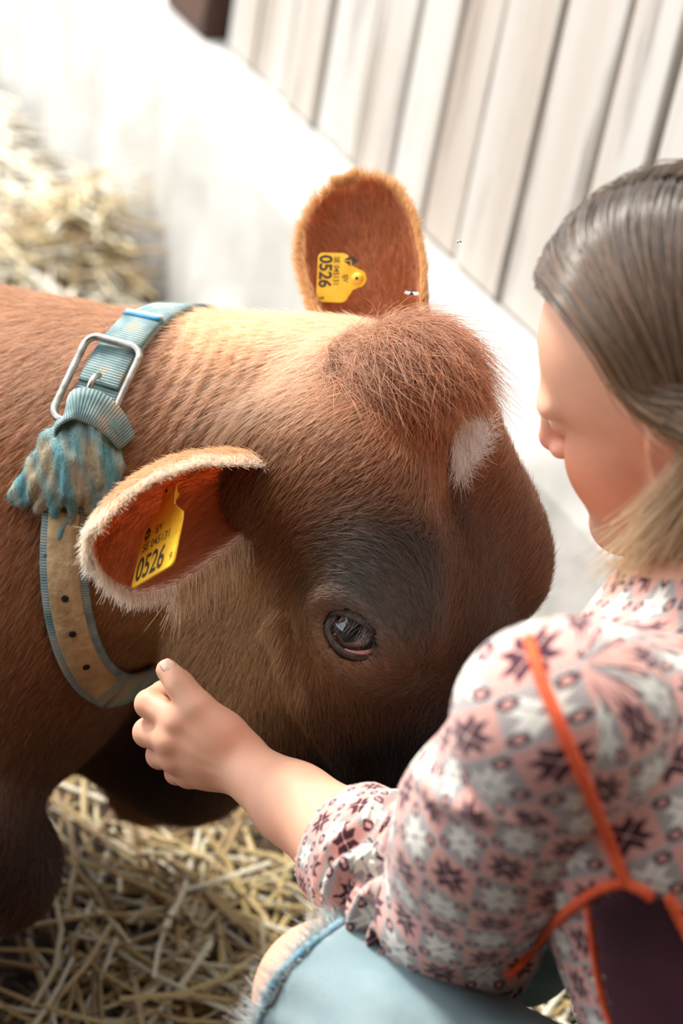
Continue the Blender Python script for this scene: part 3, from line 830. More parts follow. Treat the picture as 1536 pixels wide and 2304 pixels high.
# buckle frame: rounded rectangle of steel rod
ib = row_idx(870)
bn = CNn[ib]; bo = CPo[ib] + bn * 0.0075
bT = CT[ib] if CT[ib].dot(ca) > 0 else -CT[ib]; bW = CW[ib] if CW[ib][0] > 0 else -CW[ib]
hw, hl, cr_ = 0.0245, 0.0370, 0.010
loop = []
for (sx, sy, a0) in ((1, 1, 0), (-1, 1, 90), (-1, -1, 180), (1, -1, 270)):
    for q in np.linspace(0, 90, 7):
        an = math.radians(a0 + q)
        loop.append(bo + bW * (sx * (hw - cr_) + cr_ * math.cos(an)) + bT * (sy * (hl - cr_) + cr_ * math.sin(an)))
V, Fc = tube(loop, 0.0031, 10, closed=True)
buckle = mesh_obj('buckle', c2w(V), Fc, M_STEEL, collar); buckle['label'] = 'rounded steel buckle frame'
tg = [bo + bT * (-0.019), bo + bT * (-0.010) + bn * 0.006, bo + bT * 0.0 + bn * 0.007, bo + bT * 0.006 + bn * 0.001]
V, Fc = tube(catmull(tg, 6), 0.0026, 8); mesh_obj('prong', c2w(V), Fc, M_STEEL, buckle)
# tan rawhide strap end with punched holes
lea, (lP, lN, lW) = overlay('leather_tongue', 1150, 1568, 0.0128, 0.0034, 0.0030, M_TAN, collar, label='tan leather strap end with punched holes')
lpx = prj(lP)
for yh in (1342, 1420, 1497):
    j = int(np.argmin(np.abs(lpx[:, 1] - yh)))
    c0 = lP[j] + lN[j] * 0.0034; uT = unit(lP[min(j + 1, len(lP) - 1)] - lP[j - 1])
    V = [c0 + lN[j] * 0.0003] + [c0 + lN[j] * (0.0003 - 0.0008 * 0) + 0.0030 * (math.cos(a) * lW[j] + math.sin(a) * uT) for a in np.linspace(0, 2 * math.pi, 14, endpoint=False)]
    V += [c0 - lN[j] * 0.002 + 0.0030 * (math.cos(a) * lW[j] + math.sin(a) * uT) for a in np.linspace(0, 2 * math.pi, 14, endpoint=False)]
    Fc = [(0, 1 + k, 1 + (k + 1) % 14) for k in range(14)] + [(1 + k, 15 + k, 15 + (k + 1) % 14, 1 + (k + 1) % 14) for k in range(14)]
    mesh_obj('punched_hole', c2w(np.array(V)), Fc, M_BLACK, lea)
# knotted, frayed webbing end
def oc(x, y, off): 
    p, n = on_cow(x, y); return p + n * off
kf = Field(oc(160, 1050, 0.03) - np.array([0.075, 0.10, 0.09]), oc(160, 1050, 0.03) + np.array([0.075, 0.085, 0.08]), 0.0022)
def kch(pts, k=0.006, sq=None): kf.chain([(oc(x, y, o), r) for x, y, o, r in pts], k, sq)
kch([(178, 958, .010, .008), (212, 948, .016, .0135), (250, 968, .015, .012), (278, 985, .008, .006)], 0.010)      # the knot
for st_ in ([(190, 960, .016, .009), (135, 1000, .018, .0085), (88, 1070, .014, .0085), (42, 1118, .009, .0065)],
            [(196, 966, .020, .007), (150, 1020, .022, .0075), (108, 1085, .017, .008), (64, 1132, .011, .005)],
            [(202, 970, .022, .006), (172, 1030, .024, .0075), (138, 1098, .018, .0075), (100, 1142, .012, .0045)],
            [(208, 972, .024, .006), (190, 1040, .025, .007), (165, 1104, .020, .0075), (132, 1150, .013, .004)],
            [(214, 974, .023, .006), (206, 1040, .023, .0065), (190, 1108, .018, .007), (170, 1152, .012, .0035)],
            [(224, 975, .020, .006), (222, 1040, .020, .007), (212, 1100, .015, .007), (205, 1150, .010, .0035)],
            [(240, 978, .010, .010), (250, 1050, .008, .012), (240, 1110, .007, .012), (228, 1160, .006, .009)],
            [(232, 976, .026, .0042), (242, 1030, .024, .0042), (236, 1085, .020, .0040), (222, 1122, .014, .0025)]): kch(st_, 0.0018)
kch([(180, 1120, .012, .004), (165, 1165, .011, .0034), (130, 1218, .010, .0024), (84, 1268, .006, .0008)], 0.003)
KV, KF = kf.mesh(1); KN = vnormals(KV, KF)
w_ = np.sin(KV[:, 0] * 420 + 60 * KV[:, 1]) * 0.5 + np.sin(KV[:, 0] * 930 + KV[:, 2] * 500) * 0.3
KV = KV + KN * (0.0018 * w_)[:, None]
tw = np.clip(0.5 + 0.9 * np.sin(KV[:, 0] * 260 + KV[:, 1] * 40 + 2.0) * np.sin(KV[:, 1] * 60 + KV[:, 0] * 90), 0, 1)[:, None] * 0.75
kc = lin('#5f8e92') * (1 - tw) + lin('#b59a74') * tw
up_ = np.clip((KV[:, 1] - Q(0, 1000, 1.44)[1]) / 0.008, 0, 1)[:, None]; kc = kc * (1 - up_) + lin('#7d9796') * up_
M_FRAY = coat_mat('frayed_cotton', rough=0.95)
fr_ = mesh_obj('frayed_end', c2w(KV), KF, M_FRAY, collar); set_point_color(fr_, kc); fr_['label'] = 'knotted frayed webbing end'
Ps, nn, fi = scatter(KV, KF, 5000)
Dd = tangent(np.tile(np.array([-0.3, -0.9, 0.0]), (5000, 1)) + rng.normal(0, 0.5, (5000, 3)), nn)
S = blend_strands(Ps, Dd, nn, rng.uniform(0.0015, 0.004, 5000), 0.5, 0.25, 4, 0.2)
hf = hair_obj('lint', c2w(S.reshape(-1, 3)).reshape(S.shape), 0.00016, shade(kc[KF[fi][:, 0]], 0.8, 1.35), M_FUR, fr_); hf['kind'] = 'stuff'

# the fold of webbing drawn through the knot
kp = catmull(np.array([oc(x, y, o) for x, y, o in ((160, 1010, .012), (172, 965, .024), (205, 940, .032), (245, 945, .030), (274, 968, .020), (288, 1000, .008))]), 6)
kt = np.gradient(kp, axis=0); kt /= np.linalg.norm(kt, axis=1)[:, None]
kw = np.tile(unit(np.array([-0.35, -0.90, -0.15])), (len(kp), 1)); kw -= kt * (kw * kt).sum(1)[:, None]; kw /= np.linalg.norm(kw, axis=1)[:, None]
kn = np.cross(kt, kw); kn *= np.sign(-(kn[:, 2].mean()))
V, Fc = ribbon(kp, kn, kw, 0.0135 - 0.004 * np.abs(np.linspace(-1, 1, len(kp))) ** 2, 0.0026)
kb = mesh_obj('knot', c2w(V), Fc, M_WEB, collar); add_uv(kb, kp, 6); kb['label'] = 'ribbed webbing folded into a knot'

# ================================================================== ear tags
M_TAG = noise_mat('yellow_plastic', rgb('#e0a61c'), rgb('#f2c23c'), 60, 0.45)
M_INK = noise_mat('dark_print', rgb('#2a2018'), rgb('#4a3a26'), 200, 0.7)
def ear_tag(label, O, X, Y, outline, h, print_):
    Zt = unit(np.cross(X, Y)); X = unit(X); Y = unit(Y - X * Y.dot(X))
    if Zt[2] > 0: Zt = -Zt
    root = empty('ear_tag', c2w(O)); tag(root, label, 'ear tag', 'yellow ear tags')
    V = [O + X * x + Y * y + Zt * z for z in (0.0007, -0.0007) for x, y in outline]; n = len(outline)
    Fc = [tuple(range(n)), tuple(range(2 * n - 1, n - 1, -1))] + [(i, (i + 1) % n, n + (i + 1) % n, n + i) for i in range(n)]
    o = mesh_obj('plate', c2w(np.array(V)), Fc, M_TAG, root, smooth=False)
    for txt, x, y, size, sx in print_:
        cu = bpy.data.curves.new('print', 'FONT'); cu.body = txt; cu.size = size; cu.offset = 0.00008 if size < 0.012 else 0.0004
        tmp = bpy.data.objects.new('print', cu); me = tmp.to_mesh().copy(); tmp.to_mesh_clear(); bpy.data.objects.remove(tmp)
        me.materials.clear(); me.materials.append(M_INK)
        t = bpy.data.objects.new('printed_text', me); col.objects.link(t); t.parent = o
        Xw, Yw, Zw = d2w(X), d2w(Y), d2w(Zt); Ow = c2w(O + X * x + Y * y + Zt * 0.00085) - parent_origin(o)
        t.matrix_local = Matrix(((Xw[0] * sx, Yw[0], Zw[0], Ow[0]), (Xw[1] * sx, Yw[1], Zw[1], Ow[1]), (Xw[2] * sx, Yw[2], Zw[2], Ow[2]), (0, 0, 0, 1)))
    # diamond mark
    lx, ly, q = print_[1][1] + 0.003, print_[1][2] + 0.0125, 0.0042
    for tri in ([(-q, .6 * q), (0, 2 * q), (q, .6 * q)], [(-q, .3 * q), (-0.1 * q, .3 * q), (-0.1 * q, -1.1 * q)], [(0.1 * q, .3 * q), (q, .3 * q), (0.1 * q, -1.1 * q)]):
        P3 = np.array([O + X * (lx + a) + Y * (ly + b2) + Zt * 0.0009 for a, b2 in tri])
        mesh_obj('printed_mark', c2w(P3), [(0, 1, 2)], M_INK, o, smooth=False)
    c = O + X * h[0] + Y * h[1]
    V, Fc = tube([c + Zt * 0.003, c + Zt * 0.0012, c - Zt * 0.006], [0.0042, 0.005, 0.003], 12)
    st_ = mesh_obj('stud', c2w(V), Fc, M_TAG, root)
    V, Fc = tube([c + Zt * 0.0033, c + Zt * 0.0026], 0.0013, 10); mesh_obj('pin_hole', c2w(V), Fc, M_BLACK, st_)
    return root
def outline_tag(w, hb, ht, wn):
    r = 0.004; pts = []
    for cx, cy, a0 in ((r, r, 180), (w - r, r, 270)):
        pts += [(cx + r * math.cos(math.radians(a0 + q)), cy + r * math.sin(math.radians(a0 + q))) for q in (0, 30, 60, 90)]
    pts += [(w, hb * 0.85), (w * 0.97, hb), (w / 2 + wn * 1.25, hb + (ht - hb) * 0.35), (w / 2 + wn, hb + (ht - hb) * 0.6)]
    pts += [(w / 2 + wn * math.cos(math.radians(q)), ht - wn + wn * math.sin(math.radians(q))) for q in range(0, 181, 30)]
    pts += [(w / 2 - wn, hb + (ht - hb) * 0.6), (w / 2 - wn * 1.25, hb + (ht - hb) * 0.35), (w * 0.03, hb), (0, hb * 0.85)]
    return pts
pxm = 1.345 / FPX
O1 = Q(296, 1326, 1.334)
X1 = np.array([93, 53, -105.0]) * pxm; Y1 = np.array([30, 188, 118.0]) * pxm
ear_tag("yellow numbered tag hanging in the cow's near ear", O1, X1, Y1, outline_tag(0.052, 0.044, 0.078, 0.0085), (0.026, 0.070),
        [('0526', 0.0030, 0.0040, 0.0270, 0.66), ('SE 045131', 0.0050, 0.0275, 0.0098, 0.86), ('SJV', 0.0175, 0.0390, 0.0085, 0.9), ('9', 0.0455, 0.0050, 0.0095, 0.8)])
O2 = Q(716, 568, 1.560)
X2 = np.array([-5, -104, 8.0]) * 1.55 / FPX; Y2 = np.array([100, -8, -30.0]) * 1.55 / FPX
ear_tag("yellow numbered tag lying sideways in the cow's far raised ear", O2, X2, Y2, outline_tag(0.040, 0.025, 0.042, 0.0075), (0.020, 0.0345),
        [('0526', 0.0020, 0.0020, 0.0150, 0.88), ('SE 045131', 0.0030, 0.0142, 0.0066, 0.84), ('SJV', 0.0170, 0.0225, 0.0060, 0.8), ('9', 0.0355, 0.0028, 0.006, 0.8)])
# ================================================================== the crouching woman
ALPHA, BETA, ROLL = math.radians(64), math.radians(25), math.radians(-15)
_fh = np.array([-math.sin(ALPHA), math.cos(ALPHA), 0]); _z = np.array([0, 0, 1.0]); _sh = np.array([-math.cos(ALPHA), -math.sin(ALPHA), 0])
hf_ = (_fh * math.cos(BETA) - _z * math.sin(BETA)) @ BAS.T; hu_ = (_z * math.cos(BETA) + _fh * math.sin(BETA)) @ BAS.T; hs_ = _sh @ BAS.T
hs_, hu_ = hs_ * math.cos(ROLL) + hu_ * math.sin(ROLL), hu_ * math.cos(ROLL) - hs_ * math.sin(ROLL)
tf_, tsd_, DOWN = _fh @ BAS.T, _sh @ BAS.T, -(_z @ BAS.T)
PAX = np.stack([hf_, hs_, hu_])
PHEAD = Q(1500, 1030, 1.17) - 0.072 * hs_
def Ph(f, s, u): return PHEAD + f * hf_ + s * hs_ + u * hu_

# ---- head
pf = Field(PHEAD - 0.19, PHEAD + 0.19, 0.0022)
def pe(f, s, u, rf, rs, ru, k=0.02, op='add', both=False):
    for q in ((1, -1) if both else (1,)): pf.ell(Ph(f, s * q, u), (rf, rs, ru), PAX, k, op)
pe(-0.005, 0, 0.045, 0.096, 0.075, 0.086)
pe(0.045, 0, 0.035, 0.050, 0.060, 0.055, 0.03)
pe(0.052, 0, -0.035, 0.045, 0.052, 0.070, 0.03)
for q in (1, -1): pf.chain([(Ph(0.0, 0.052 * q, -0.030), 0.020), (Ph(0.02, 0.047 * q, -0.068), 0.019), (Ph(0.083, 0.008 * q, -0.098), 0.017)], 0.025)
pe(0.087, 0, -0.096, 0.017, 0.020, 0.016, 0.02)
pf.chain([(Ph(0.093, 0, 0.018), 0.007), (Ph(0.108, 0, -0.010), 0.009), (Ph(0.116, 0, -0.028), 0.0105)], 0.012)
pe(0.106, 0.011, -0.032, 0.009, 0.007, 0.007, 0.008, both=True)
pe(0.060, 0.036, -0.026, 0.028, 0.024, 0.026, 0.025, both=True)
for q in (1, -1): pf.cone(Ph(0.060, 0.030 * q, -0.045), Ph(0.074, 0.016 * q, -0.090), 0.026, 0.020, 0.02)
pe(0.082, 0.030, 0.024, 0.014, 0.026, 0.010, 0.02, both=True)
pe(0.100, 0.031, 0.006, 0.012, 0.016, 0.010, 0.012, 'sub', both=True)
pe(0.083, 0.031, 0.006, 0.0125, 0.0125, 0.0125, 0.004, both=True)
pe(0.098, 0, -0.058, 0.010, 0.022, 0.0055, 0.006); pe(0.096, 0, -0.070, 0.010, 0.019, 0.006, 0.006)
pf.ell(Ph(-0.004, 0.074, -0.002), (0.017, 0.0075, 0.031), PAX, 0.006); pf.ell(Ph(0.002, 0.083, 0.002), (0.009, 0.006, 0.014), PAX, 0.005, 'sub')
pf.ell(Ph(0.002, 0.073, -0.028), (0.009, 0.0055, 0.011), PAX, 0.005)
pf.chain([(Ph(-0.02, 0, -0.04), 0.052), (Ph(-0.05, 0, -0.16), 0.055)], 0.02)
HV, HF = pf.mesh(1); del pf
# ---- forearm and hand
SHO, ELB, WRI = Q(1240, 1620, 1.055), Q(1010, 2060, 1.24), Q(540, 1722, 1.388)
af = Field(Q(300, 2150, 1.40) + np.array([-.02, -.01, -.20]), Q(300, 1480, 1.40) + np.array([.28, .02, .14]), 0.0016)
af.chain([(ELB, 0.043), (ELB * 0.60 + WRI * 0.40, 0.0370), (ELB * 0.28 + WRI * 0.72, 0.0275), (WRI, 0.0205)], 0.02)
mcp = [Q(402, 1622, 1.390), Q(388, 1664, 1.394), Q(396, 1704, 1.402), Q(425, 1740, 1.412)]
pip = [Q(336, 1584, 1.408), Q(333, 1648, 1.420), Q(360, 1699, 1.430), Q(398, 1738, 1.436)]
dip = [Q(366, 1560, 1.436), Q(352, 1632, 1.456), Q(376, 1684, 1.462), Q(410, 1720, 1.462)]
tp_ = [Q(398, 1566, 1.452), Q(386, 1626, 1.472), Q(406, 1672, 1.476), Q(434, 1706, 1.474)]
for i in range(4):
    r0 = (.0108, .0112, .0104, .0092)[i]
    af.chain([(WRI + (mcp[i] - WRI) * 0.05 + (mcp[i] - mcp[1]) * 0.20, 0.0150), (WRI * 0.45 + mcp[i] * 0.55, 0.0138), (mcp[i], r0 + 0.0022)], 0.012)
    af.chain([(mcp[i], r0 + 0.0016), (mcp[i] * 0.45 + pip[i] * 0.55, r0 - 0.0008)], 0.0035)
    af.chain([(mcp[i] * 0.45 + pip[i] * 0.55, r0 - 0.0004), (pip[i], r0 + 0.0003), (dip[i], r0 - 0.0012), (tp_[i], r0 - 0.0022)], 0.0025)
af.chain([(WRI + np.array([0.0, 0.008, 0.0]), 0.0175), (Q(500, 1655, 1.386), 0.0165), (Q(444, 1594, 1.384), 0.0130)], 0.014)
af.chain([(Q(444, 1594, 1.384), 0.0130), (Q(404, 1541, 1.390), 0.0106), (Q(376, 1508, 1.396), 0.0084)], 0.004)
af.chain([(Q(452, 1612, 1.390), 0.010), (Q(424, 1636, 1.396), 0.0095)], 0.006)                      # web of the thumb
for i in (0, 1, 2): af.chain([(mcp[i] + np.array([0.004, 0, -0.0105]), 0.0028), (WRI + np.array([-0.008, 0.005 * (1 - i), -0.0165]), 0.002)], 0.007)   # tendons
for i in range(4): af.ell(mcp[i] + np.array([0.0, 0.0, -0.008]), 0.0062, None, 0.008)
AV, AF_ = af.mesh(1); del af
# ---- torso, neck, legs (mostly under clothes)
tsd_ = unit(np.array([-0.45, -0.15, -0.88])); tf_ = unit(tf_ - tsd_ * tf_.dot(tsd_))
UPA_ = SHO * 0.5 + ELB * 0.5
MSH = SHO - 0.165 * tsd_ + np.array([0.0, -0.012, 0.0])      # between the shoulders
TAX = 0.74 * DOWN - 0.68 * tf_; TAX = unit(TAX - tsd_ * TAX.dot(tsd_))
PEL = MSH + 0.46 * TAX
KNE, HIP = Q(748, 2250, 1.25), Q(1400, 2760, 1.16)
TB = np.stack([tsd_, TAX, np.cross(tsd_, TAX)])
tfd = Field((-0.14, -0.70, 0.90), (0.66, 0.16, 1.80), 0.006)
def torso(F_, g, k=0.05):
    F_.ell(MSH + 0.075 * TAX, (0.150 + g, 0.075 + g, 0.085 + g), TB, k)
    F_.ell(MSH + 0.16 * TAX, (0.128 + g, 0.14 + g, 0.105 + g), TB, k)
    F_.ell(MSH + 0.32 * TAX, (0.112 + g, 0.14 + g, 0.100 + g), TB, k)
    F_.cone(SHO, MSH + 0.03 * TAX + 0.04 * tsd_, 0.046 + g, 0.056 + g, k)
torso(tfd, -0.004)
tfd.ell(PEL, (0.155, 0.11, 0.115), TB, 0.05)
tfd.chain([(Ph(-0.03, 0, -0.06), 0.052), (MSH + 0.02 * TAX, 0.065)], 0.03)
tfd.chain([(SHO, 0.040), (UPA_, 0.040), (ELB, 0.040), (ELB * 0.62 + WRI * 0.38, 0.037)], 0.02)
tfd.chain([(MSH - 0.15 * tsd_ + 0.05 * TAX, 0.052), (MSH - 0.18 * tsd_ + 0.30 * TAX + 0.02 * tf_, 0.044), (MSH - 0.10 * tsd_ + 0.36 * TAX + 0.20 * tf_, 0.030)], 0.02)   # other arm
tfd.chain([(HIP, 0.082), (KNE, 0.050)], 0.03)
tfd.chain([(KNE, 0.050), (KNE + DOWN * 0.20 - tf_ * 0.06, 0.050), (KNE + DOWN * 0.38 - tf_ * 0.12, 0.036)], 0.02)
tfd.chain([(PEL - 0.08 * tsd_, 0.08), (Q(1330, 1900, 1.50), 0.066), (Q(1165, 2125, 1.62), 0.048)], 0.03)
TV, TF = tfd.mesh(1); del tfd

M_SKIN, nt, b, N, L = new_mat('fair_skin')
at = N.new('ShaderNodeAttribute'); at.attribute_name = 'coat'
tc = N.new('ShaderNodeTexCoord'); no = N.new('ShaderNodeTexNoise'); no.inputs['Scale'].default_value = 60; no.inputs['Detail'].default_value = 4
L.new(tc.outputs['Object'], no.inputs['Vector'])
mr = N.new('ShaderNodeMapRange'); mr.inputs[3].default_value = 0.9; mr.inputs[4].default_value = 1.1; L.new(no.outputs['Fac'], mr.inputs[0])
sm = N.new('ShaderNodeVectorMath'); sm.operation = 'SCALE'; L.new(at.outputs['Color'], sm.inputs[0]); L.new(mr.outputs[0], sm.inputs['Scale'])
L.new(sm.outputs['Vector'], b.inputs['Base Color']); b.inputs['Roughness'].default_value = 0.5; b.inputs['Specular IOR Level'].default_value = 0.35
b.inputs['Subsurface Weight'].default_value = 0.25; b.inputs['Subsurface Radius'].default_value = (0.012, 0.005, 0.003); b.inputs['Subsurface Scale'].default_value = 0.5
BV = np.concatenate([HV, AV, TV]); BF = np.concatenate([HF, AF_ + len(HV), TF + len(HV) + len(AV)])
sk = np.tile(lin('#e0a98c'), (len(BV), 1))
hl_ = (BV - PHEAD) @ PAX.T
def sover(w, c): sk[:] = sk * (1 - np.clip(w, 0, 1)[:, None]) + lin(c) * np.clip(w, 0, 1)[:, None]
sover(0.9 * np.exp(-(((hl_ - np.array([0.075, 0.045, -0.03])) / 0.03) ** 2).sum(1)), '#d3805f')
sover(0.8 * np.exp(-(((hl_ - np.array([0.116, 0, -0.03])) / 0.016) ** 2).sum(1)), '#d17a66')
sover(1.0 * np.exp(-(((hl_ - np.array([0.104, 0, -0.064])) / np.array([0.014, 0.02, 0.009])) ** 2).sum(1)), '#b8605a')
sover(0.7 * np.exp(-(((hl_ - np.array([-0.004, 0.078, 0.0])) / 0.022) ** 2).sum(1)), '#c9775c')
for q in pip + mcp: sover(0.45 * np.exp(-(((BV - q) / 0.011) ** 2).sum(1)), '#cf7d62')
sover(0.3 * np.exp(-(((BV - Q(535, 1650, 1.37)) / 0.016) ** 2).sum(1)), '#cf7c60')
pbase = c2w(KNE + DOWN * 0.45); pbase[2] = 0.0
person = empty('person', pbase)
tag(person, "person in a patterned knit sweater and cropped jeans crouching, hand under the cow's jaw", 'person')
body = mesh_obj('body', c2w(BV), BF, M_SKIN, person); set_point_color(body, sk)
# thumb nail, eyes, earring
M_NAIL = noise_mat('pale_nail', rgb('#e6b9a4'), rgb('#efc9b6'), 100, 0.25)
tpn = Q(380, 1513, 1.396); tdir = unit(Q(376, 1508, 1.396) - Q(404, 1541, 1.390)); ndir = unit(np.array([0.35, 0.25, -0.9])); ndir = unit(ndir - tdir * ndir.dot(tdir)); wdir = np.cross(tdir, ndir)
V = [tpn + tdir * (0.0065 * a) + wdir * (0.0052 * b2) * (1 - 0.25 * a * a) + ndir * (0.0098 - 0.0026 * b2 * b2 - 0.0012 * abs(a)) for a in np.linspace(-1, 1, 7) for b2 in np.linspace(-1, 1, 7)]
nl = mesh_obj('thumb_nail', c2w(np.array(V)), grid_faces(7, 7), M_NAIL, body); nl.modifiers.new('s', 'SOLIDIFY').thickness = 0.0008
M_WHITE = noise_mat('eye_white', rgb('#e9e2dc'), rgb('#f3eee9'), 100, 0.15)
for q in (1, -1):
    V, Fc = sphere_pts(Ph(0.0835, 0.031 * q, 0.006), 0.0120, hs_, hu_, hf_, 20, 14)
    ey = mesh_obj('eye', c2w(V), Fc, M_WHITE, body)
    V, Fc = sphere_pts(Ph(0.0845, 0.031 * q, 0.005), 0.0118, hs_, hu_, hf_, 20, 6, 0.55); mesh_obj('iris', c2w(V), Fc, M_IRIS, ey)
M_PEARL = noise_mat('pearl', rgb('#e9dccb'), rgb('#f7efe4'), 60, 0.15)
V, Fc = sphere_pts(Ph(0.004, 0.082, -0.032), 0.0042, hs_, hu_, hf_, 16, 12); er = mesh_obj('earring', c2w(V), Fc, M_PEARL, person); er['label'] = 'small pearl stud earring'

# ---- sweater cloth: rows of knitted stars
def knit_mat():
    m, nt, b, N, L = new_mat('star_pattern_knit')
    uvn = N.new('ShaderNodeUVMap'); uvn.uv_map = 'UVMap'
    def M(op, a, b2=None, c=None):
        n = N.new('ShaderNodeMath'); n.operation = op
        for i, v in enumerate((a, b2, c)):
            if v is None: continue
            if isinstance(v, (int, float)): n.inputs[i].default_value = v
            else: L.new(v, n.inputs[i])
        return n.outputs[0]
    sx = N.new('ShaderNodeSeparateXYZ'); L.new(uvn.outputs['UV'], sx.inputs[0])
    G = 26.0                                           # stitches across one motif
    def stitch(o): return M('DIVIDE', M('ADD', M('FLOOR', M('MULTIPLY', o, G)), 0.5), G)
    U_, V_ = stitch(sx.outputs[0]), stitch(sx.outputs[1])
    iu, iv = M('FLOOR', U_), M('FLOOR', V_)
    chk = M('MODULO', M('ABSOLUTE', M('ADD', iu, iv)), 2.0)             # 0: pale star on dark, 1: dark star on pink
    x = M('MULTIPLY', M('SUBTRACT', M('FRACT', U_), 0.5), 2.0); y = M('MULTIPLY', M('SUBTRACT', M('FRACT', V_), 0.5), 2.0)
    ax, ay = M('ABSOLUTE', x), M('ABSOLUTE', y)
    mx_, mn_ = M('MAXIMUM', ax, ay), M('MINIMUM', ax, ay); df = M('SUBTRACT', mx_, mn_)
    def band(v, lo, hi): return M('MULTIPLY', M('GREATER_THAN', v, lo), M('LESS_THAN', v, hi))
    star = M('MULTIPLY', band(mn_, 0.03, 0.39), band(df, 0.04, 0.42))
    rdot = M('MAXIMUM', M('ABSOLUTE', M('SUBTRACT', ax, 0.68)), M('ABSOLUTE', M('SUBTRACT', ay, 0.68)))
    rdi = M('ADD', M('ABSOLUTE', M('SUBTRACT', ax, 0.68)), M('ABSOLUTE', M('SUBTRACT', ay, 0.68)))
    ring = M('LESS_THAN', rdi, 0.36); dot = M('LESS_THAN', rdi, 0.17)
    cent = M('LESS_THAN', mx_, 0.09)
    edge = M('GREATER_THAN', ay, 0.90)
    stip = M('GREATER_THAN', M('MODULO', M('ABSOLUTE', M('ADD', M('FLOOR', M('MULTIPLY', sx.outputs[0], G)), M('FLOOR', M('MULTIPLY', sx.outputs[1], G)))), 2.0), 0.5)
    cream, plum, pink, grey = rgb('#e8e4d8'), rgb('#431a2e'), rgb('#dba398'), rgb('#7d7478')
    def mix(f, a, b2):
        n = N.new('ShaderNodeMix'); n.data_type = 'RGBA'; L.new(f, n.inputs['Factor'])
        for s_, v in (('A', a), ('B', b2)):
            if isinstance(v, tuple): n.inputs[s_].default_value = v
            else: L.new(v, n.inputs[s_])
        return n.outputs['Result']
    # tile 0: stippled grey ground, cream star, plum rings with pink dots
    t0 = mix(stip, rgb('#c8bfb6'), rgb('#857a80')); t0 = mix(ring, t0, plum); t0 = mix(dot, t0, pink); t0 = mix(star, t0, cream); t0 = mix(cent, t0, plum)
    # tile 1: pink ground, plum star with pale heart
    t1 = mix(star, pink, plum); t1 = mix(cent, t1, rgb('#e6c4b8'))
    c = mix(chk, t0, t1)
    c = mix(M('MULTIPLY', edge, 1.0), c, mix(stip, rgb('#d2c9c0'), rgb('#8a7e82')))
    L.new(c, b.inputs['Base Color']); b.inputs['Roughness'].default_value = 0.95; b.inputs['Sheen Weight'].default_value = 0.25
    fx = M('PINGPONG', M('MULTIPLY', sx.outputs[0], G), 0.5); fy = M('PINGPONG', M('MULTIPLY', sx.outputs[1], G), 0.5)
    bp = N.new('ShaderNodeBump'); bp.inputs['Strength'].default_value = 0.5; bp.inputs['Distance'].default_value = 0.0012
    L.new(M('MULTIPLY', fx, fy), bp.inputs['Height']); L.new(bp.outputs['Normal'], b.inputs['Normal'])
    return m
M_KNIT = knit_mat()
M_ORANGE = noise_mat('orange_piping', rgb('#f2592f'), rgb('#ff7040'), 200, 0.8, 0.4, 900)
M_PLUM = noise_mat('plum_jersey', rgb('#3a1522'), rgb('#4a1d2c'), 30, 0.85, 0.3, 900)
def uv_points(o, uv):
    me = o.data; l = me.uv_layers.new(name='UVMap'); vi = np.zeros(len(me.loops), int); me.loops.foreach_get('vertex_index', vi)
    l.data.foreach_set('uv', uv[vi].astype(np.float32).ravel())
CUF = ELB * 0.53 + WRI * 0.47
# sleeve
axis_pts = catmull(np.array([SHO - (ELB - SHO) * 0.35, SHO, SHO * 0.5 + ELB * 0.5, ELB + np.array([0.01, -0.004, 0.0]), ELB * 0.76 + WRI * 0.24, CUF, ELB * 0.2 + WRI * 0.8]), 14)
axis_s = np.concatenate([[0], np.cumsum(np.linalg.norm(np.diff(axis_pts, axis=0), axis=1))])
sf = Field(np.minimum(SHO, CUF) - np.array([0.10, 0.13, 0.12]), np.maximum(SHO, CUF) + np.array([0.14, 0.14, 0.16]), 0.003)
sf.f[:] = 0.5
UPA = SHO * 0.5 + ELB * 0.5
sf.chain([(SHO + np.array([0.012, 0.0, 0.005]), 0.058), (UPA, 0.058), (ELB + np.array([0.006, 0.002, 0.0]), 0.056)], 0.03)
sf.chain([(ELB + np.array([0.004, 0.0, 0.0]), 0.056), (ELB * 0.76 + WRI * 0.24, 0.052), (CUF, 0.0425), (ELB * 0.3 + WRI * 0.7, 0.036)], 0.02)
cufn = unit(WRI - ELB)
sf.cut(lambda X, Y, Z: (X - CUF[0]) * cufn[0] + (Y - CUF[1]) * cufn[1] + (Z - CUF[2]) * cufn[2])
# hollow for the bare arm at the cuff
sf.cone(ELB * 0.62 + WRI * 0.38, ELB * 0.2 + WRI * 0.8, 0.0385, 0.0350, 0.004, 'sub')
def surf_pt(x, y, d): return Q(x, y, d)
SV, SF = sf.mesh(1)
SB = bvh_of(SV, SF)
def on_mesh(B_, px_, py_, off=0.0):
    d = Q(px_, py_, 1.0); d /= np.linalg.norm(d); h = B_.ray_cast(Vector((0, 0, 0)), Vector(d))
    if h[0] is None: return None
    n = np.array(h[1]); n = n if n.dot(d) < 0 else -n
    return np.array(h[0]) + n * off
for (x1, y1), (x2, y2), r in (((950, 1745), (985, 1790), .0065), ((985, 1790), (1070, 1822), .0075), ((1070, 1822), (1190, 1836), .006)):
    a, c = on_mesh(SB, x1, y1, -0.001), on_mesh(SB, x2, y2, -0.001)
    if a is not None and c is not None: sf.cone(a, c, r, r, 0.010)
SV, SF = sf.mesh(1); SN = vnormals(SV, SF); del sf
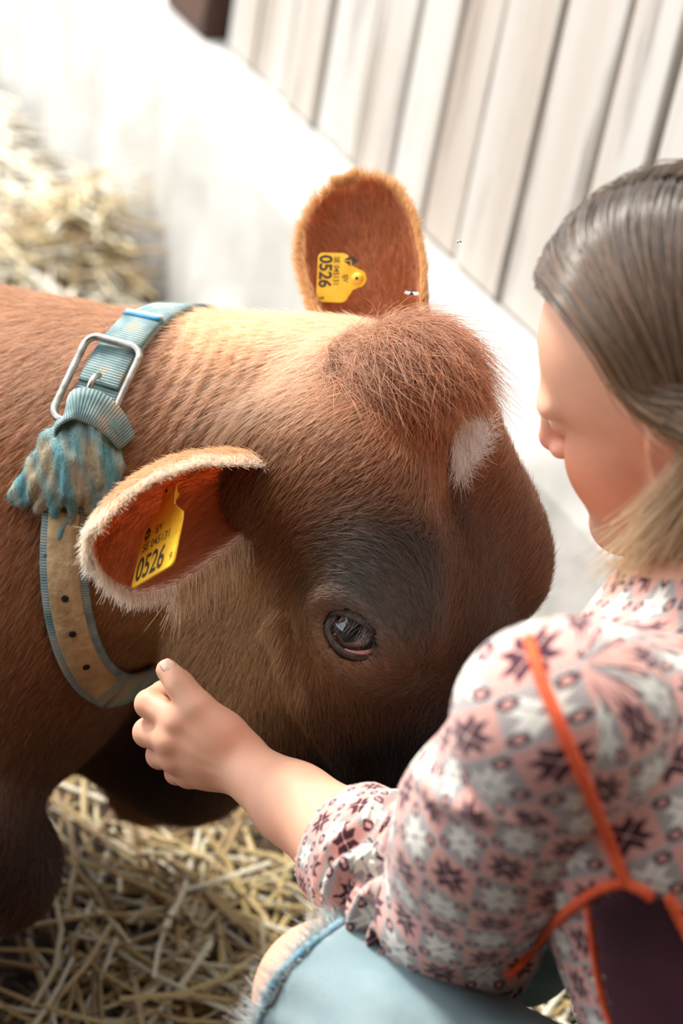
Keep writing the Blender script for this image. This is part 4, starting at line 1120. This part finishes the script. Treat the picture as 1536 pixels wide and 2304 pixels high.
def axis_coords(P):
    d = np.full(len(P), 1e9); idx = np.zeros(len(P), int)
    for i in range(0, len(axis_pts)):
        q = ((P - axis_pts[i]) ** 2).sum(1); m_ = q < d; d[m_] = q[m_]; idx[m_] = i
    T = np.gradient(axis_pts, axis=0); T /= np.linalg.norm(T, axis=1)[:, None]
    s = axis_s[idx] + ((P - axis_pts[idx]) * T[idx]).sum(1)
    A0 = np.array([0.3, 0.5, -0.8]); R = P - axis_pts[idx]; R = R - T[idx] * (R * T[idx]).sum(1)[:, None]
    A = A0 - T[idx] * (T[idx] @ A0)[:, None]; A /= np.linalg.norm(A, axis=1)[:, None]; B2 = np.cross(T[idx], A)
    return s, np.arctan2((R * B2).sum(1), (R * A).sum(1))
s_, th_a = axis_coords(SV)
s_elb = axis_s[14 * 3]
bunch = np.clip((s_ - s_elb + 0.02) / 0.03, 0, 1) * np.clip((axis_s[14 * 5] - 0.02 - s_) / 0.02, 0, 1)
SV = SV + SN * (bunch * 0.0060 * np.sin((s_ + 0.006 * np.sin(th_a * 2 + 1) + 0.004 * np.sin(th_a * 5)) / 0.017 * 2 * math.pi))[:, None]
SV = SV + SN * (0.0030 * np.exp(-((s_ - s_elb + 0.02) / 0.05) ** 2) * np.sin(th_a * 3 + s_ * 90))[:, None]
TILE = 0.0285
sleeve = mesh_obj('sleeve', c2w(SV), SF, M_KNIT, person); sleeve['label'] = 'patterned knit sleeve pushed up the forearm'
uv_points(sleeve, np.stack([th_a / (2 * math.pi) * 12 + 0.35, (s_ + 0.002 + np.clip(s_ - s_elb - 0.01, 0, 1) * 1.0) / TILE], 1))
# torso of the sweater
wf = Field((0.02, -0.60, 0.86), (0.56, 0.12, 1.60), 0.004)
torso(wf, 0.010)
wf.chain([(MSH + 0.02 * TAX, 0.072), (Ph(-0.035, 0, -0.085), 0.060)], 0.03)
wf.chain([(MSH - 0.15 * tsd_ + 0.05 * TAX, 0.062), (MSH - 0.18 * tsd_ + 0.30 * TAX + 0.02 * tf_, 0.054), (MSH - 0.10 * tsd_ + 0.36 * TAX + 0.20 * tf_, 0.040)], 0.02)
nkc, nkn = Ph(-0.035, 0, -0.095), unit(Ph(-0.02, 0, -0.04) - Ph(-0.05, 0, -0.16))
wf.cut(lambda X, Y, Z: np.minimum((X - nkc[0]) * nkn[0] + (Y - nkc[1]) * nkn[1] + (Z - nkc[2]) * nkn[2],
                                  0.085 - np.sqrt((X - nkc[0]) ** 2 + (Y - nkc[1]) ** 2 + (Z - nkc[2]) ** 2)))
WV, WF = wf.mesh(1); del wf
WB = bvh_of(WV, WF)
swt = mesh_obj('sweater', c2w(WV), WF, M_KNIT, person); swt['label'] = 'fair-isle patterned sweater in pink, cream and plum'
R = WV - MSH; ta, tb2, tcx = R @ TB[1], R @ TB[0], R @ TB[2]
uv_points(swt, np.stack([np.where(tb2 > -0.02, np.arctan2(tcx, np.maximum(tb2, 0.10)), np.arctan2(tcx, tb2)) * 0.125 / TILE, (ta - 0.9 * np.clip(0.13 - np.hypot(tcx * 1.2, tb2), 0, 1)) / TILE + 0.3], 1))
# orange piping along the seams
def piping(px_list, r=0.0032, lift=0.001, label=None):
    P = []
    for x, y in px_list:
        c = [p for p in (on_mesh(SB2, x, y, lift), on_mesh(WB, x, y, lift)) if p is not None]
        if c: P.append(min(c, key=lambda p: p[2]))
    if len(P) < 2: return None
    P = catmull(np.array(P), 6)
    V, Fc = tube(P, r, 8); o = mesh_obj('piping', c2w(V), Fc, M_ORANGE, swt); o['label'] = 'orange seam piping'
    return o
SB2 = bvh_of(SV, SF)
piping([(1190, 1440), (1205, 1490), (1225, 1550), (1255, 1620), (1285, 1690), (1315, 1760), (1345, 1830), (1370, 1890), (1390, 1940), (1405, 1985)], 0.0036)
piping([(1405, 1985), (1360, 1995), (1315, 2020), (1265, 2060), (1215, 2110), (1175, 2160), (1140, 2195)], 0.0030)
piping([(1405, 1985), (1440, 2000), (1465, 2018)], 0.0034)
piping([(1325, 2035), (1332, 2090), (1340, 2150), (1350, 2210), (1362, 2260), (1378, 2303)], 0.0026)
piping([(1500, 2015), (1515, 2045), (1536, 2085), (1560, 2130)], 0.0034)

# plum side panel: a piece of jersey sewn into the flank
wn = vnormals(WV, WF); wp = prj(WV)
def in_poly(p, poly):
    x, y = p[:, 0], p[:, 1]; ins = np.zeros(len(p), bool); n = len(poly)
    for i in range(n):
        (x1, y1), (x2, y2) = poly[i], poly[(i + 1) % n]
        c = ((y1 > y) != (y2 > y)) & (x < (x2 - x1) * (y - y1) / (y2 - y1 + 1e-9) + x1); ins ^= c
    return ins
vdir = WV / np.linalg.norm(WV, axis=1)[:, None]
ok = in_poly(wp, [(1326, 2030), (1400, 1990), (1500, 2012), (1560, 2125), (1700, 2420), (1900, 2700), (1500, 2700), (1380, 2310)]) & ((wn * vdir).sum(1) < -0.12)
fs = WF[ok[WF].all(1)]
if len(fs):
    lab = np.arange(len(WV))
    for _ in range(400):
        mn = lab[fs].min(1); new = lab.copy(); np.minimum.at(new, fs.ravel(), np.repeat(mn, 4))
        if (new == lab).all(): break
        lab = new
    ids, cn_ = np.unique(lab[fs[:, 0]], return_counts=True); fs = fs[lab[fs[:, 0]] == ids[cn_.argmax()]]
    used = np.unique(fs); remap = np.full(len(WV), -1); remap[used] = np.arange(len(used))
    pn = mesh_obj('side_panel', c2w(WV[used] + wn[used] * 0.0016), remap[fs], M_PLUM, swt); pn['label'] = 'plum jersey side panel'
    so = pn.modifiers.new('s', 'SOLIDIFY'); so.thickness = 0.0014; so.offset = -1
# ---- jeans
M_DENIM = noise_mat('pale_denim', rgb('#869fa6'), rgb('#a9bcbf'), 14, 0.9, 0.5, 1400)
M_DENIM2 = M_DENIM
jf = Field((-0.09, -0.66, 1.00), (0.56, -0.14, 1.75), 0.0045)
kax = unit(HIP - KNE)
jf.chain([(KNE - kax * 0.05, 0.051), (KNE + kax * 0.06, 0.063), (HIP, 0.092)], 0.03)
hc0 = KNE - kax * 0.020
jf.cut(lambda X, Y, Z: -((X - hc0[0]) * kax[0] + (Y - hc0[1]) * kax[1] + (Z - hc0[2]) * kax[2]) + 0.002 * np.sin(Y * 160))
jf.ell(PEL, (0.165, 0.12, 0.125), TB, 0.05)
JV, JF = jf.mesh(1); JN = vnormals(JV, JF); del jf
JV = JV + JN * (0.0012 * np.sin((JV @ np.array([0.5, 0.8, 0.3])) * 210) * np.sin(JV[:, 0] * 35))[:, None]
jeans = mesh_obj('jeans', c2w(JV), JF, M_DENIM, person); jeans['label'] = 'pale blue cropped jeans with a frayed hem'
jf = Field((0.05, -0.50, 1.25), (0.50, -0.08, 1.75), 0.0045)
jf.chain([(PEL - 0.08 * tsd_, 0.088), (Q(1330, 1900, 1.50), 0.072), (Q(1165, 2125, 1.62), 0.053)], 0.03)
RV, RF = jf.mesh(1); del jf
rl = mesh_obj('trouser_leg', c2w(RV), RF, noise_mat('shaded_denim', rgb('#1f3a3e'), rgb('#2f5054'), 14, 0.9, 0.5, 1400), person); rl['label'] = 'right jeans leg coloured dark teal for shade, seen under the raised elbow'  # other leg of the jeans, its shade put into the cloth colour
jx = unit(np.cross(kax, np.array([0, 0, 1.0]))); jy = np.cross(kax, jx)
ring_ = [hc0 + (jx * math.cos(a) + jy * math.sin(a)) * 0.0535 + kax * 0.003 * math.sin(3 * a) for a in np.linspace(0, 2 * math.pi, 60, endpoint=False)]
V, Fc = tube(ring_, 0.0032, 8, closed=True); hm = mesh_obj('hem', c2w(V), Fc, noise_mat('faded_hem', rgb('#6fa5bd'), rgb('#9cc0cb'), 120, 0.9, 0.5, 700), jeans)
S = []; 
for i in range(2600):
    a = random.uniform(0, 2 * math.pi); p = hc0 + (jx * math.cos(a) + jy * math.sin(a)) * random.uniform(0.050, 0.056) + kax * 0.002
    dv = -kax + rng.normal(0, 0.35, 3) + (jx * math.cos(a) + jy * math.sin(a)) * 0.25; Lr = random.uniform(0.004, 0.016)
    S.append([p + dv * Lr * q + rng.normal(0, 0.0006, 3) for q in (0, 0.35, 0.7, 1)])
S = np.array(S); fz = hair_obj('hem_fray', c2w(S.reshape(-1, 3)).reshape(S.shape), 0.00030, shade(np.tile(lin('#cfd9d8'), (len(S), 1)), 0.7, 1.15), M_FUR, jeans); fz['kind'] = 'stuff'

# ---- hair of the head: a cap for volume, and locks of strands over it
hcap = Field(PHEAD - np.array([0.19, 0.27, 0.19]), PHEAD + np.array([0.19, 0.19, 0.22]), 0.004)
hcap.ell(Ph(-0.008, 0, 0.048), (0.101, 0.081, 0.090), PAX, 0.02)
hcap.chain([(Ph(-0.06, 0.02, 0.02), 0.060), (Ph(-0.065, 0.02, -0.05) + DOWN * 0.02, 0.050), (Ph(-0.055, 0.02, -0.07) + DOWN * 0.09, 0.040)], 0.03)
hcap.chain([(Ph(-0.05, -0.03, 0.02), 0.050), (Ph(-0.045, -0.04, -0.05) + DOWN * 0.03, 0.040)], 0.03)
HLc, HLn = Ph(0.020, 0, 0.085), unit(hf_ * 0.72 - hu_ * 0.70)     # hairline plane: forehead down to the ear
hcap.cut(lambda X, Y, Z: (X - HLc[0]) * HLn[0] + (Y - HLc[1]) * HLn[1] + (Z - HLc[2]) * HLn[2])
M_HAIRCAP = noise_mat('brown_hair_mass', rgb('#4a3524'), rgb('#8a6236'), 30, 0.6, 0.3, stretch=(1, 1, 1))
XV, XF = hcap.mesh(2); del hcap
hair = mesh_obj('hair', c2w(XV), XF, M_HAIRCAP, person); hair['label'] = 'shoulder-length hair, ashy brown above and blonde at the ends'
n = 15000; m = 16
f0 = rng.uniform(-0.095, 0.088, n); sd = np.where(rng.random(n) < 0.78, 1.0, -1.0); lay = rng.uniform(0.0, 1.0, n)
psm = rng.uniform(1.55, 1.95, n); ext = rng.uniform(0.07, 0.145, n)
front_ = f0 > -0.030; psm[front_] = rng.uniform(1.28, 1.50, front_.sum()); ext[front_] = rng.uniform(0.03, 0.07, front_.sum())
lock = np.floor(rng.random(n) * 90).astype(int); lj = rng.normal(0, 1, (90, 3)); jit = rng.normal(0, 1, (n, 3))
S = np.zeros((n, m, 3))
half = 10
for i in range(half):
    ps = psm * (i / (half - 1)) + 0.05
    back = 0.085 * np.sin(np.minimum(ps, 1.6) / 1.6 * math.pi / 2) ** 2.4 * np.clip((f0 + 0.05) / 0.13, 0, 1) + 0.004 * lj[lock, 0] * ps
    f = f0 - back
    r_f = np.sqrt(np.clip(1 - ((f + 0.008) / 0.108) ** 2, 0.05, 1))
    ls_ = 0.0835 + 0.009 * lay + 0.0022 * lj[lock, 1]; lu_ = 0.093 + 0.009 * lay + 0.0022 * lj[lock, 1]
    s = sd * ls_ * r_f * np.sin(ps); u = 0.048 + lu_ * r_f * np.cos(ps)
    S[:, i] = PHEAD + f[:, None] * hf_ + s[:, None] * hs_ + u[:, None] * hu_
dirl = S[:, half - 1] - S[:, half - 2]; dirl /= np.linalg.norm(dirl, axis=1)[:, None] + 1e-9
p = S[:, half - 1].copy(); d = dirl
for i in range(half, m):
    t = (i - half + 1) / (m - half)
    d = d * 0.72 + DOWN * np.where(front_, 0.05, 0.30)[:, None] - hf_ * np.where(front_, 0.34, -0.16)[:, None] + hs_ * np.where(front_, 0.0, 0.03)[:, None] + (lj[lock] * 0.05 + jit * 0.03); d /= np.linalg.norm(d, axis=1)[:, None]
    p = p + d * (ext / (m - half))[:, None]; S[:, i] = p
S += jit[:, None] * 0.0007
tone = np.clip(rng.normal(0.45, 0.28, n) + 0.18 * lj[lock, 2], 0, 1)[:, None]
hcol = lin('#4a3c34') * (1 - tone) + lin('#b07a40') * tone
hcol[~front_] = hcol[~front_] * 1.25
cool_highlight = lj[lock, 1] > 1.2; hcol[cool_highlight] = hcol[cool_highlight] * 0.6 + lin('#9a9088') * 0.4  # greyed locks stand in for cool highlights in the hair
M_TRESS, nt, b, N, L = new_mat('hair_strands')
at = N.new('ShaderNodeAttribute'); at.attribute_name = 'coat'; hi_ = N.new('ShaderNodeHairInfo')
cr = N.new('ShaderNodeValToRGB'); cr.color_ramp.elements[0].position = 0.45; cr.color_ramp.elements[0].color = (0, 0, 0, 1); cr.color_ramp.elements[1].position = 0.85; cr.color_ramp.elements[1].color = (1, 1, 1, 1)
L.new(hi_.outputs['Intercept'], cr.inputs['Fac'])
mxc = N.new('ShaderNodeMix'); mxc.data_type = 'RGBA'; L.new(cr.outputs['Color'], mxc.inputs['Factor']); rr_ = N.new('ShaderNodeValToRGB'); rr_.color_ramp.elements[0].position = 0.05; rr_.color_ramp.elements[0].color = (0.75, 0.75, 0.75, 1); rr_.color_ramp.elements[1].position = 0.42; rr_.color_ramp.elements[1].color = (0, 0, 0, 1)
L.new(hi_.outputs['Intercept'], rr_.inputs['Fac']); mroot = N.new('ShaderNodeMix'); mroot.data_type = 'RGBA'; L.new(rr_.outputs['Color'], mroot.inputs['Factor']); L.new(at.outputs['Color'], mroot.inputs['A']); mroot.inputs['B'].default_value = rgb('#5c534d')
L.new(mroot.outputs['Result'], mxc.inputs['A']); mxc.inputs['B'].default_value = rgb('#dcc092')
fl_ = N.new('ShaderNodeAttribute'); fl_.attribute_name = 'fair'; mf_ = N.new('ShaderNodeMath'); mf_.operation = 'MULTIPLY'
L.new(cr.outputs['Color'], mf_.inputs[0]); L.new(fl_.outputs['Fac'], mf_.inputs[1]); L.new(mf_.outputs[0], mxc.inputs['Factor'])
L.new(mxc.outputs['Result'], b.inputs['Base Color']); b.inputs['Roughness'].default_value = 0.26; b.inputs['Specular IOR Level'].default_value = 1.0
tr = N.new('ShaderNodeBsdfTranslucent'); L.new(mxc.outputs['Result'], tr.inputs['Color'])
mxs = N.new('ShaderNodeMixShader'); mxs.inputs[0].default_value = 0.25
out = [q for q in N if q.type == 'OUTPUT_MATERIAL'][0]
L.new(b.outputs[0], mxs.inputs[1]); L.new(tr.outputs[0], mxs.inputs[2]); L.new(mxs.outputs[0], out.inputs['Surface'])
tress = hair_obj('strands', c2w(S.reshape(-1, 3)).reshape(S.shape), 0.00032, hcol, M_TRESS, hair, (1.0, 0.6)); tress['kind'] = 'stuff'
fa_ = tress.data.attributes.new('fair', 'FLOAT', 'CURVE'); fa_.data.foreach_set('value', np.where(front_, 0.15, rng.uniform(0.6, 1.0, n)).astype(np.float32))
# ================================================================== straw bedding
M_STRAW, nt, b, N, L = new_mat('straw')
at = N.new('ShaderNodeAttribute'); at.attribute_name = 'coat'
tc = N.new('ShaderNodeTexCoord'); no = N.new('ShaderNodeTexNoise'); no.inputs['Scale'].default_value = 90
L.new(tc.outputs['Object'], no.inputs['Vector'])
mr = N.new('ShaderNodeMapRange'); mr.inputs[3].default_value = 0.8; mr.inputs[4].default_value = 1.2; L.new(no.outputs['Fac'], mr.inputs[0])
sm = N.new('ShaderNodeVectorMath'); sm.operation = 'SCALE'; L.new(at.outputs['Color'], sm.inputs[0]); L.new(mr.outputs[0], sm.inputs['Scale'])
L.new(sm.outputs['Vector'], b.inputs['Base Color']); b.inputs['Roughness'].default_value = 0.5
STRAW_COLS = np.array([lin(c) for c in ('#d6c79c', '#c4aa70', '#a58655', '#e6dec4', '#866a44', '#5f4a34', '#ece7d6')])
def straw_mesh(P, A, Ln, R, bend):
    """flattened split stems: centre P, axis A, length Ln, half width R"""
    n = len(P); up = np.array([0, 0, 1.0]); Sd = np.cross(A, up); Sd /= np.linalg.norm(Sd, axis=1)[:, None]; Up = np.cross(Sd, A)
    V = np.zeros((n, 4, 4, 3))
    for i, q in enumerate((-0.5, -0.17, 0.17, 0.5)):
        c = P + A * (Ln * q)[:, None] + Sd * (bend * (0.25 - q * q) * 4 * Ln)[:, None]
        for j, (a, b_) in enumerate(((-1, 0), (0, 0.55), (1, 0), (0, -0.55))):
            V[:, i, j] = c + Sd * (R * a)[:, None] + Up * (R * b_)[:, None]
    f = [(i * 4 + j, i * 4 + (j + 1) % 4, (i + 1) * 4 + (j + 1) % 4, (i + 1) * 4 + j) for i in range(3) for j in range(4)] + [(3, 2, 1, 0), (12, 13, 14, 15)]
    Fc = (np.array(f)[None] + (np.arange(n) * 16)[:, None, None]).reshape(-1, 4)
    return V.reshape(-1, 3), Fc
def straws(n, x0, x1, y0, y1, hz, rr=(0.0016, 0.0036), ll=(0.04, 0.19), pile=None, keep=None, sunlit=0.0, dim=1.0, wts=(.22, .2, .15, .13, .14, .08, .08)):
    P = np.stack([rng.uniform(x0, x1, n), rng.uniform(y0, y1, n), rng.random(n) ** 1.6 * hz], 1)
    if pile is not None: P[:, 2] += pile(P)
    if keep is not None: P = P[keep(P)]; n = len(P)
    an = rng.uniform(0, 2 * math.pi, n); pt = rng.normal(0, 0.16, n)
    A = np.stack([np.cos(an) * np.cos(pt), np.sin(an) * np.cos(pt), np.sin(pt)], 1)
    Ln = rng.uniform(*ll, n); R = rng.uniform(*rr, n)
    V, Fc = straw_mesh(P, A, Ln, R, rng.normal(0, 0.05, n))
    V[:, 2] = np.maximum(V[:, 2], -0.004 + 0.003 * rng.random(len(V)))
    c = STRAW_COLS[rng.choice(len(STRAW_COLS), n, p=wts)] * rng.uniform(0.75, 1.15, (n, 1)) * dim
    c = c * (1 - sunlit) + lin('#f2eee2') * sunlit  # far straw whitened to stand in for strong sun on it
    cow_shade = (np.clip((0.10 - P[:, 0]) / 0.26, 0, 0.8) * (P[:, 1] < 2.2))[:, None]          # shade beside the cow, painted into the straw as brown
    c = c * (1 - cow_shade) + lin('#5a4026') * rng.uniform(0.6, 1.3, (n, 1)) * cow_shade
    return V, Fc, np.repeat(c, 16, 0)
def infront(P): return ((P - WP) @ WN) > 0.13
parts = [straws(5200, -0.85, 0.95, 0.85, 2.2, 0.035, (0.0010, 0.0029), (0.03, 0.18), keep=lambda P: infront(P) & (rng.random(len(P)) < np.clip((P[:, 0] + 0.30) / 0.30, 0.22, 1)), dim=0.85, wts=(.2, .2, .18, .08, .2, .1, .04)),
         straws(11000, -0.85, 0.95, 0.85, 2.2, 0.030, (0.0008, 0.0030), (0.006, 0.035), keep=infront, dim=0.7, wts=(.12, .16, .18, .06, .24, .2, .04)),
         straws(14000, -2.4, 0.5, 1.9, 5.6, 0.04, (0.002, 0.004), (0.06, 0.22), keep=infront, sunlit=0.55)]
pc = c2w(Q(215, 520, 3.25))
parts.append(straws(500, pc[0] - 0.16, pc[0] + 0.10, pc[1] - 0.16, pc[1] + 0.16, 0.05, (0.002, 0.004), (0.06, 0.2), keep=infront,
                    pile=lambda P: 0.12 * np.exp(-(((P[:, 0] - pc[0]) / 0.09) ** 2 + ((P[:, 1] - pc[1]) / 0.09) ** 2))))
VV, FF, CC = [], [], []; off = 0
for v, f, c in parts: VV.append(v); FF.append(f + off); CC.append(c); off += len(v)
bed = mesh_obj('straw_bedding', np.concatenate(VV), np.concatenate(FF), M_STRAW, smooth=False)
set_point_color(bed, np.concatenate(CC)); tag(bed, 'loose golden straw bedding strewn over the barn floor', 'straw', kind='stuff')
# the stems one can pick out, each a thing of its own
variants = []
for k in range(10):
    A = np.array([[1.0, 0, 0]]); ln = 0.10 + 0.014 * k
    v, f = straw_mesh(np.zeros((1, 3)), A, np.array([ln]), np.array([0.0019 + 0.00014 * k]), np.array([[0.06, -0.08, 0.03, -0.04, 0.1][k % 5]]).ravel())
    me = bpy.data.meshes.new('straw_stem'); me.from_pydata(v.tolist(), [], f.tolist()); me.materials.append(M_STRAW)
    a = me.attributes.new('coat', 'FLOAT_COLOR', 'POINT'); c4 = np.ones((16, 4), np.float32); c4[:, :3] = STRAW_COLS[[0, 1, 3, 4, 0, 1, 2, 2, 3, 1][k]] * 0.78
    a.data.foreach_set('color', c4.ravel()); variants.append(me)
cnt = 0
while cnt < 200:
    x, y = random.uniform(-60, 1320), random.uniform(1640, 2330)
    v = np.array([(x - 768) / FPX, (1152 - y) / FPX, 1.0]) @ BAS
    z = 0.036 + 0.016 * random.random(); t = (z - CAM[2]) / v[2]; p = CAM + v * t
    if not (-0.8 < p[0] < 0.9) or random.random() > min(max((p[0] + 0.35) / 0.30, 0.3), 1): continue
    if x > 640 and not (1130 < x < 1340 and y > 2060): continue
    hp_, _ = on_cow(x, y)
    if hp_ is not None and hp_[2] < t + 0.02: continue
    o = bpy.data.objects.new('straw_stem', variants[cnt % 10]); col.objects.link(o); o.location = tuple(p)
    o.rotation_euler = (0, random.gauss(0, 0.10), random.uniform(0, 2 * math.pi))
    tag(o, 'loose split straw stem lying on top of the bedding', 'straw', 'loose straw stems on the bedding'); cnt += 1
# ================================================================== two small flies
M_FLY = noise_mat('dark_fly', rgb('#0d0d10'), rgb('#24242a'), 400, 0.4)
M_WING = noise_mat('pale_wing', rgb('#cfd6dc'), rgb('#eef2f4'), 300, 0.3)
def fly(name_label, c, ax, upv, ln, wing):
    ax = unit(ax); upv = unit(upv - ax * np.dot(upv, ax)); sd = np.cross(ax, upv)
    r = empty('fly', c2w(c)); tag(r, name_label, 'fly')
    V, Fc = tube([c - ax * ln * .5, c - ax * ln * .3, c, c + ax * ln * .2, c + ax * ln * .42, c + ax * ln * .5], np.array([.05, .2, .22, .14, .17, .06]) * ln, 8)
    mesh_obj('body', c2w(V), Fc, M_FLY, r)
    for q in (1, -1):
        P = [c + upv * ln * .15, c + sd * q * ln * wing + ax * ln * .05 + upv * ln * .2, c + sd * q * ln * wing * 1.15 - ax * ln * .35 + upv * ln * .22, c + sd * q * ln * .45 - ax * ln * .5 + upv * ln * .2]
        V = np.concatenate([P, np.array(P) + upv * ln * .02]); o = mesh_obj('wing', c2w(V), [(0, 1, 2, 3), (7, 6, 5, 4), (0, 4, 5, 1), (1, 5, 6, 2), (2, 6, 7, 3), (3, 7, 4, 0)], M_WING, r, smooth=False)
    return r
fly('small fly with pale spread wings settling before the far ear', Q(926, 657, 1.505), np.array([0.1, 1, 0.1]), np.array([0, 0, -1.0]), 0.0055, 0.95)
fly('tiny black fly hovering in front of the plank wall', Q(1033, 545, 1.46), np.array([1, .3, 0.2]), np.array([0, 0.5, -1.0]), 0.0035, 0.5)
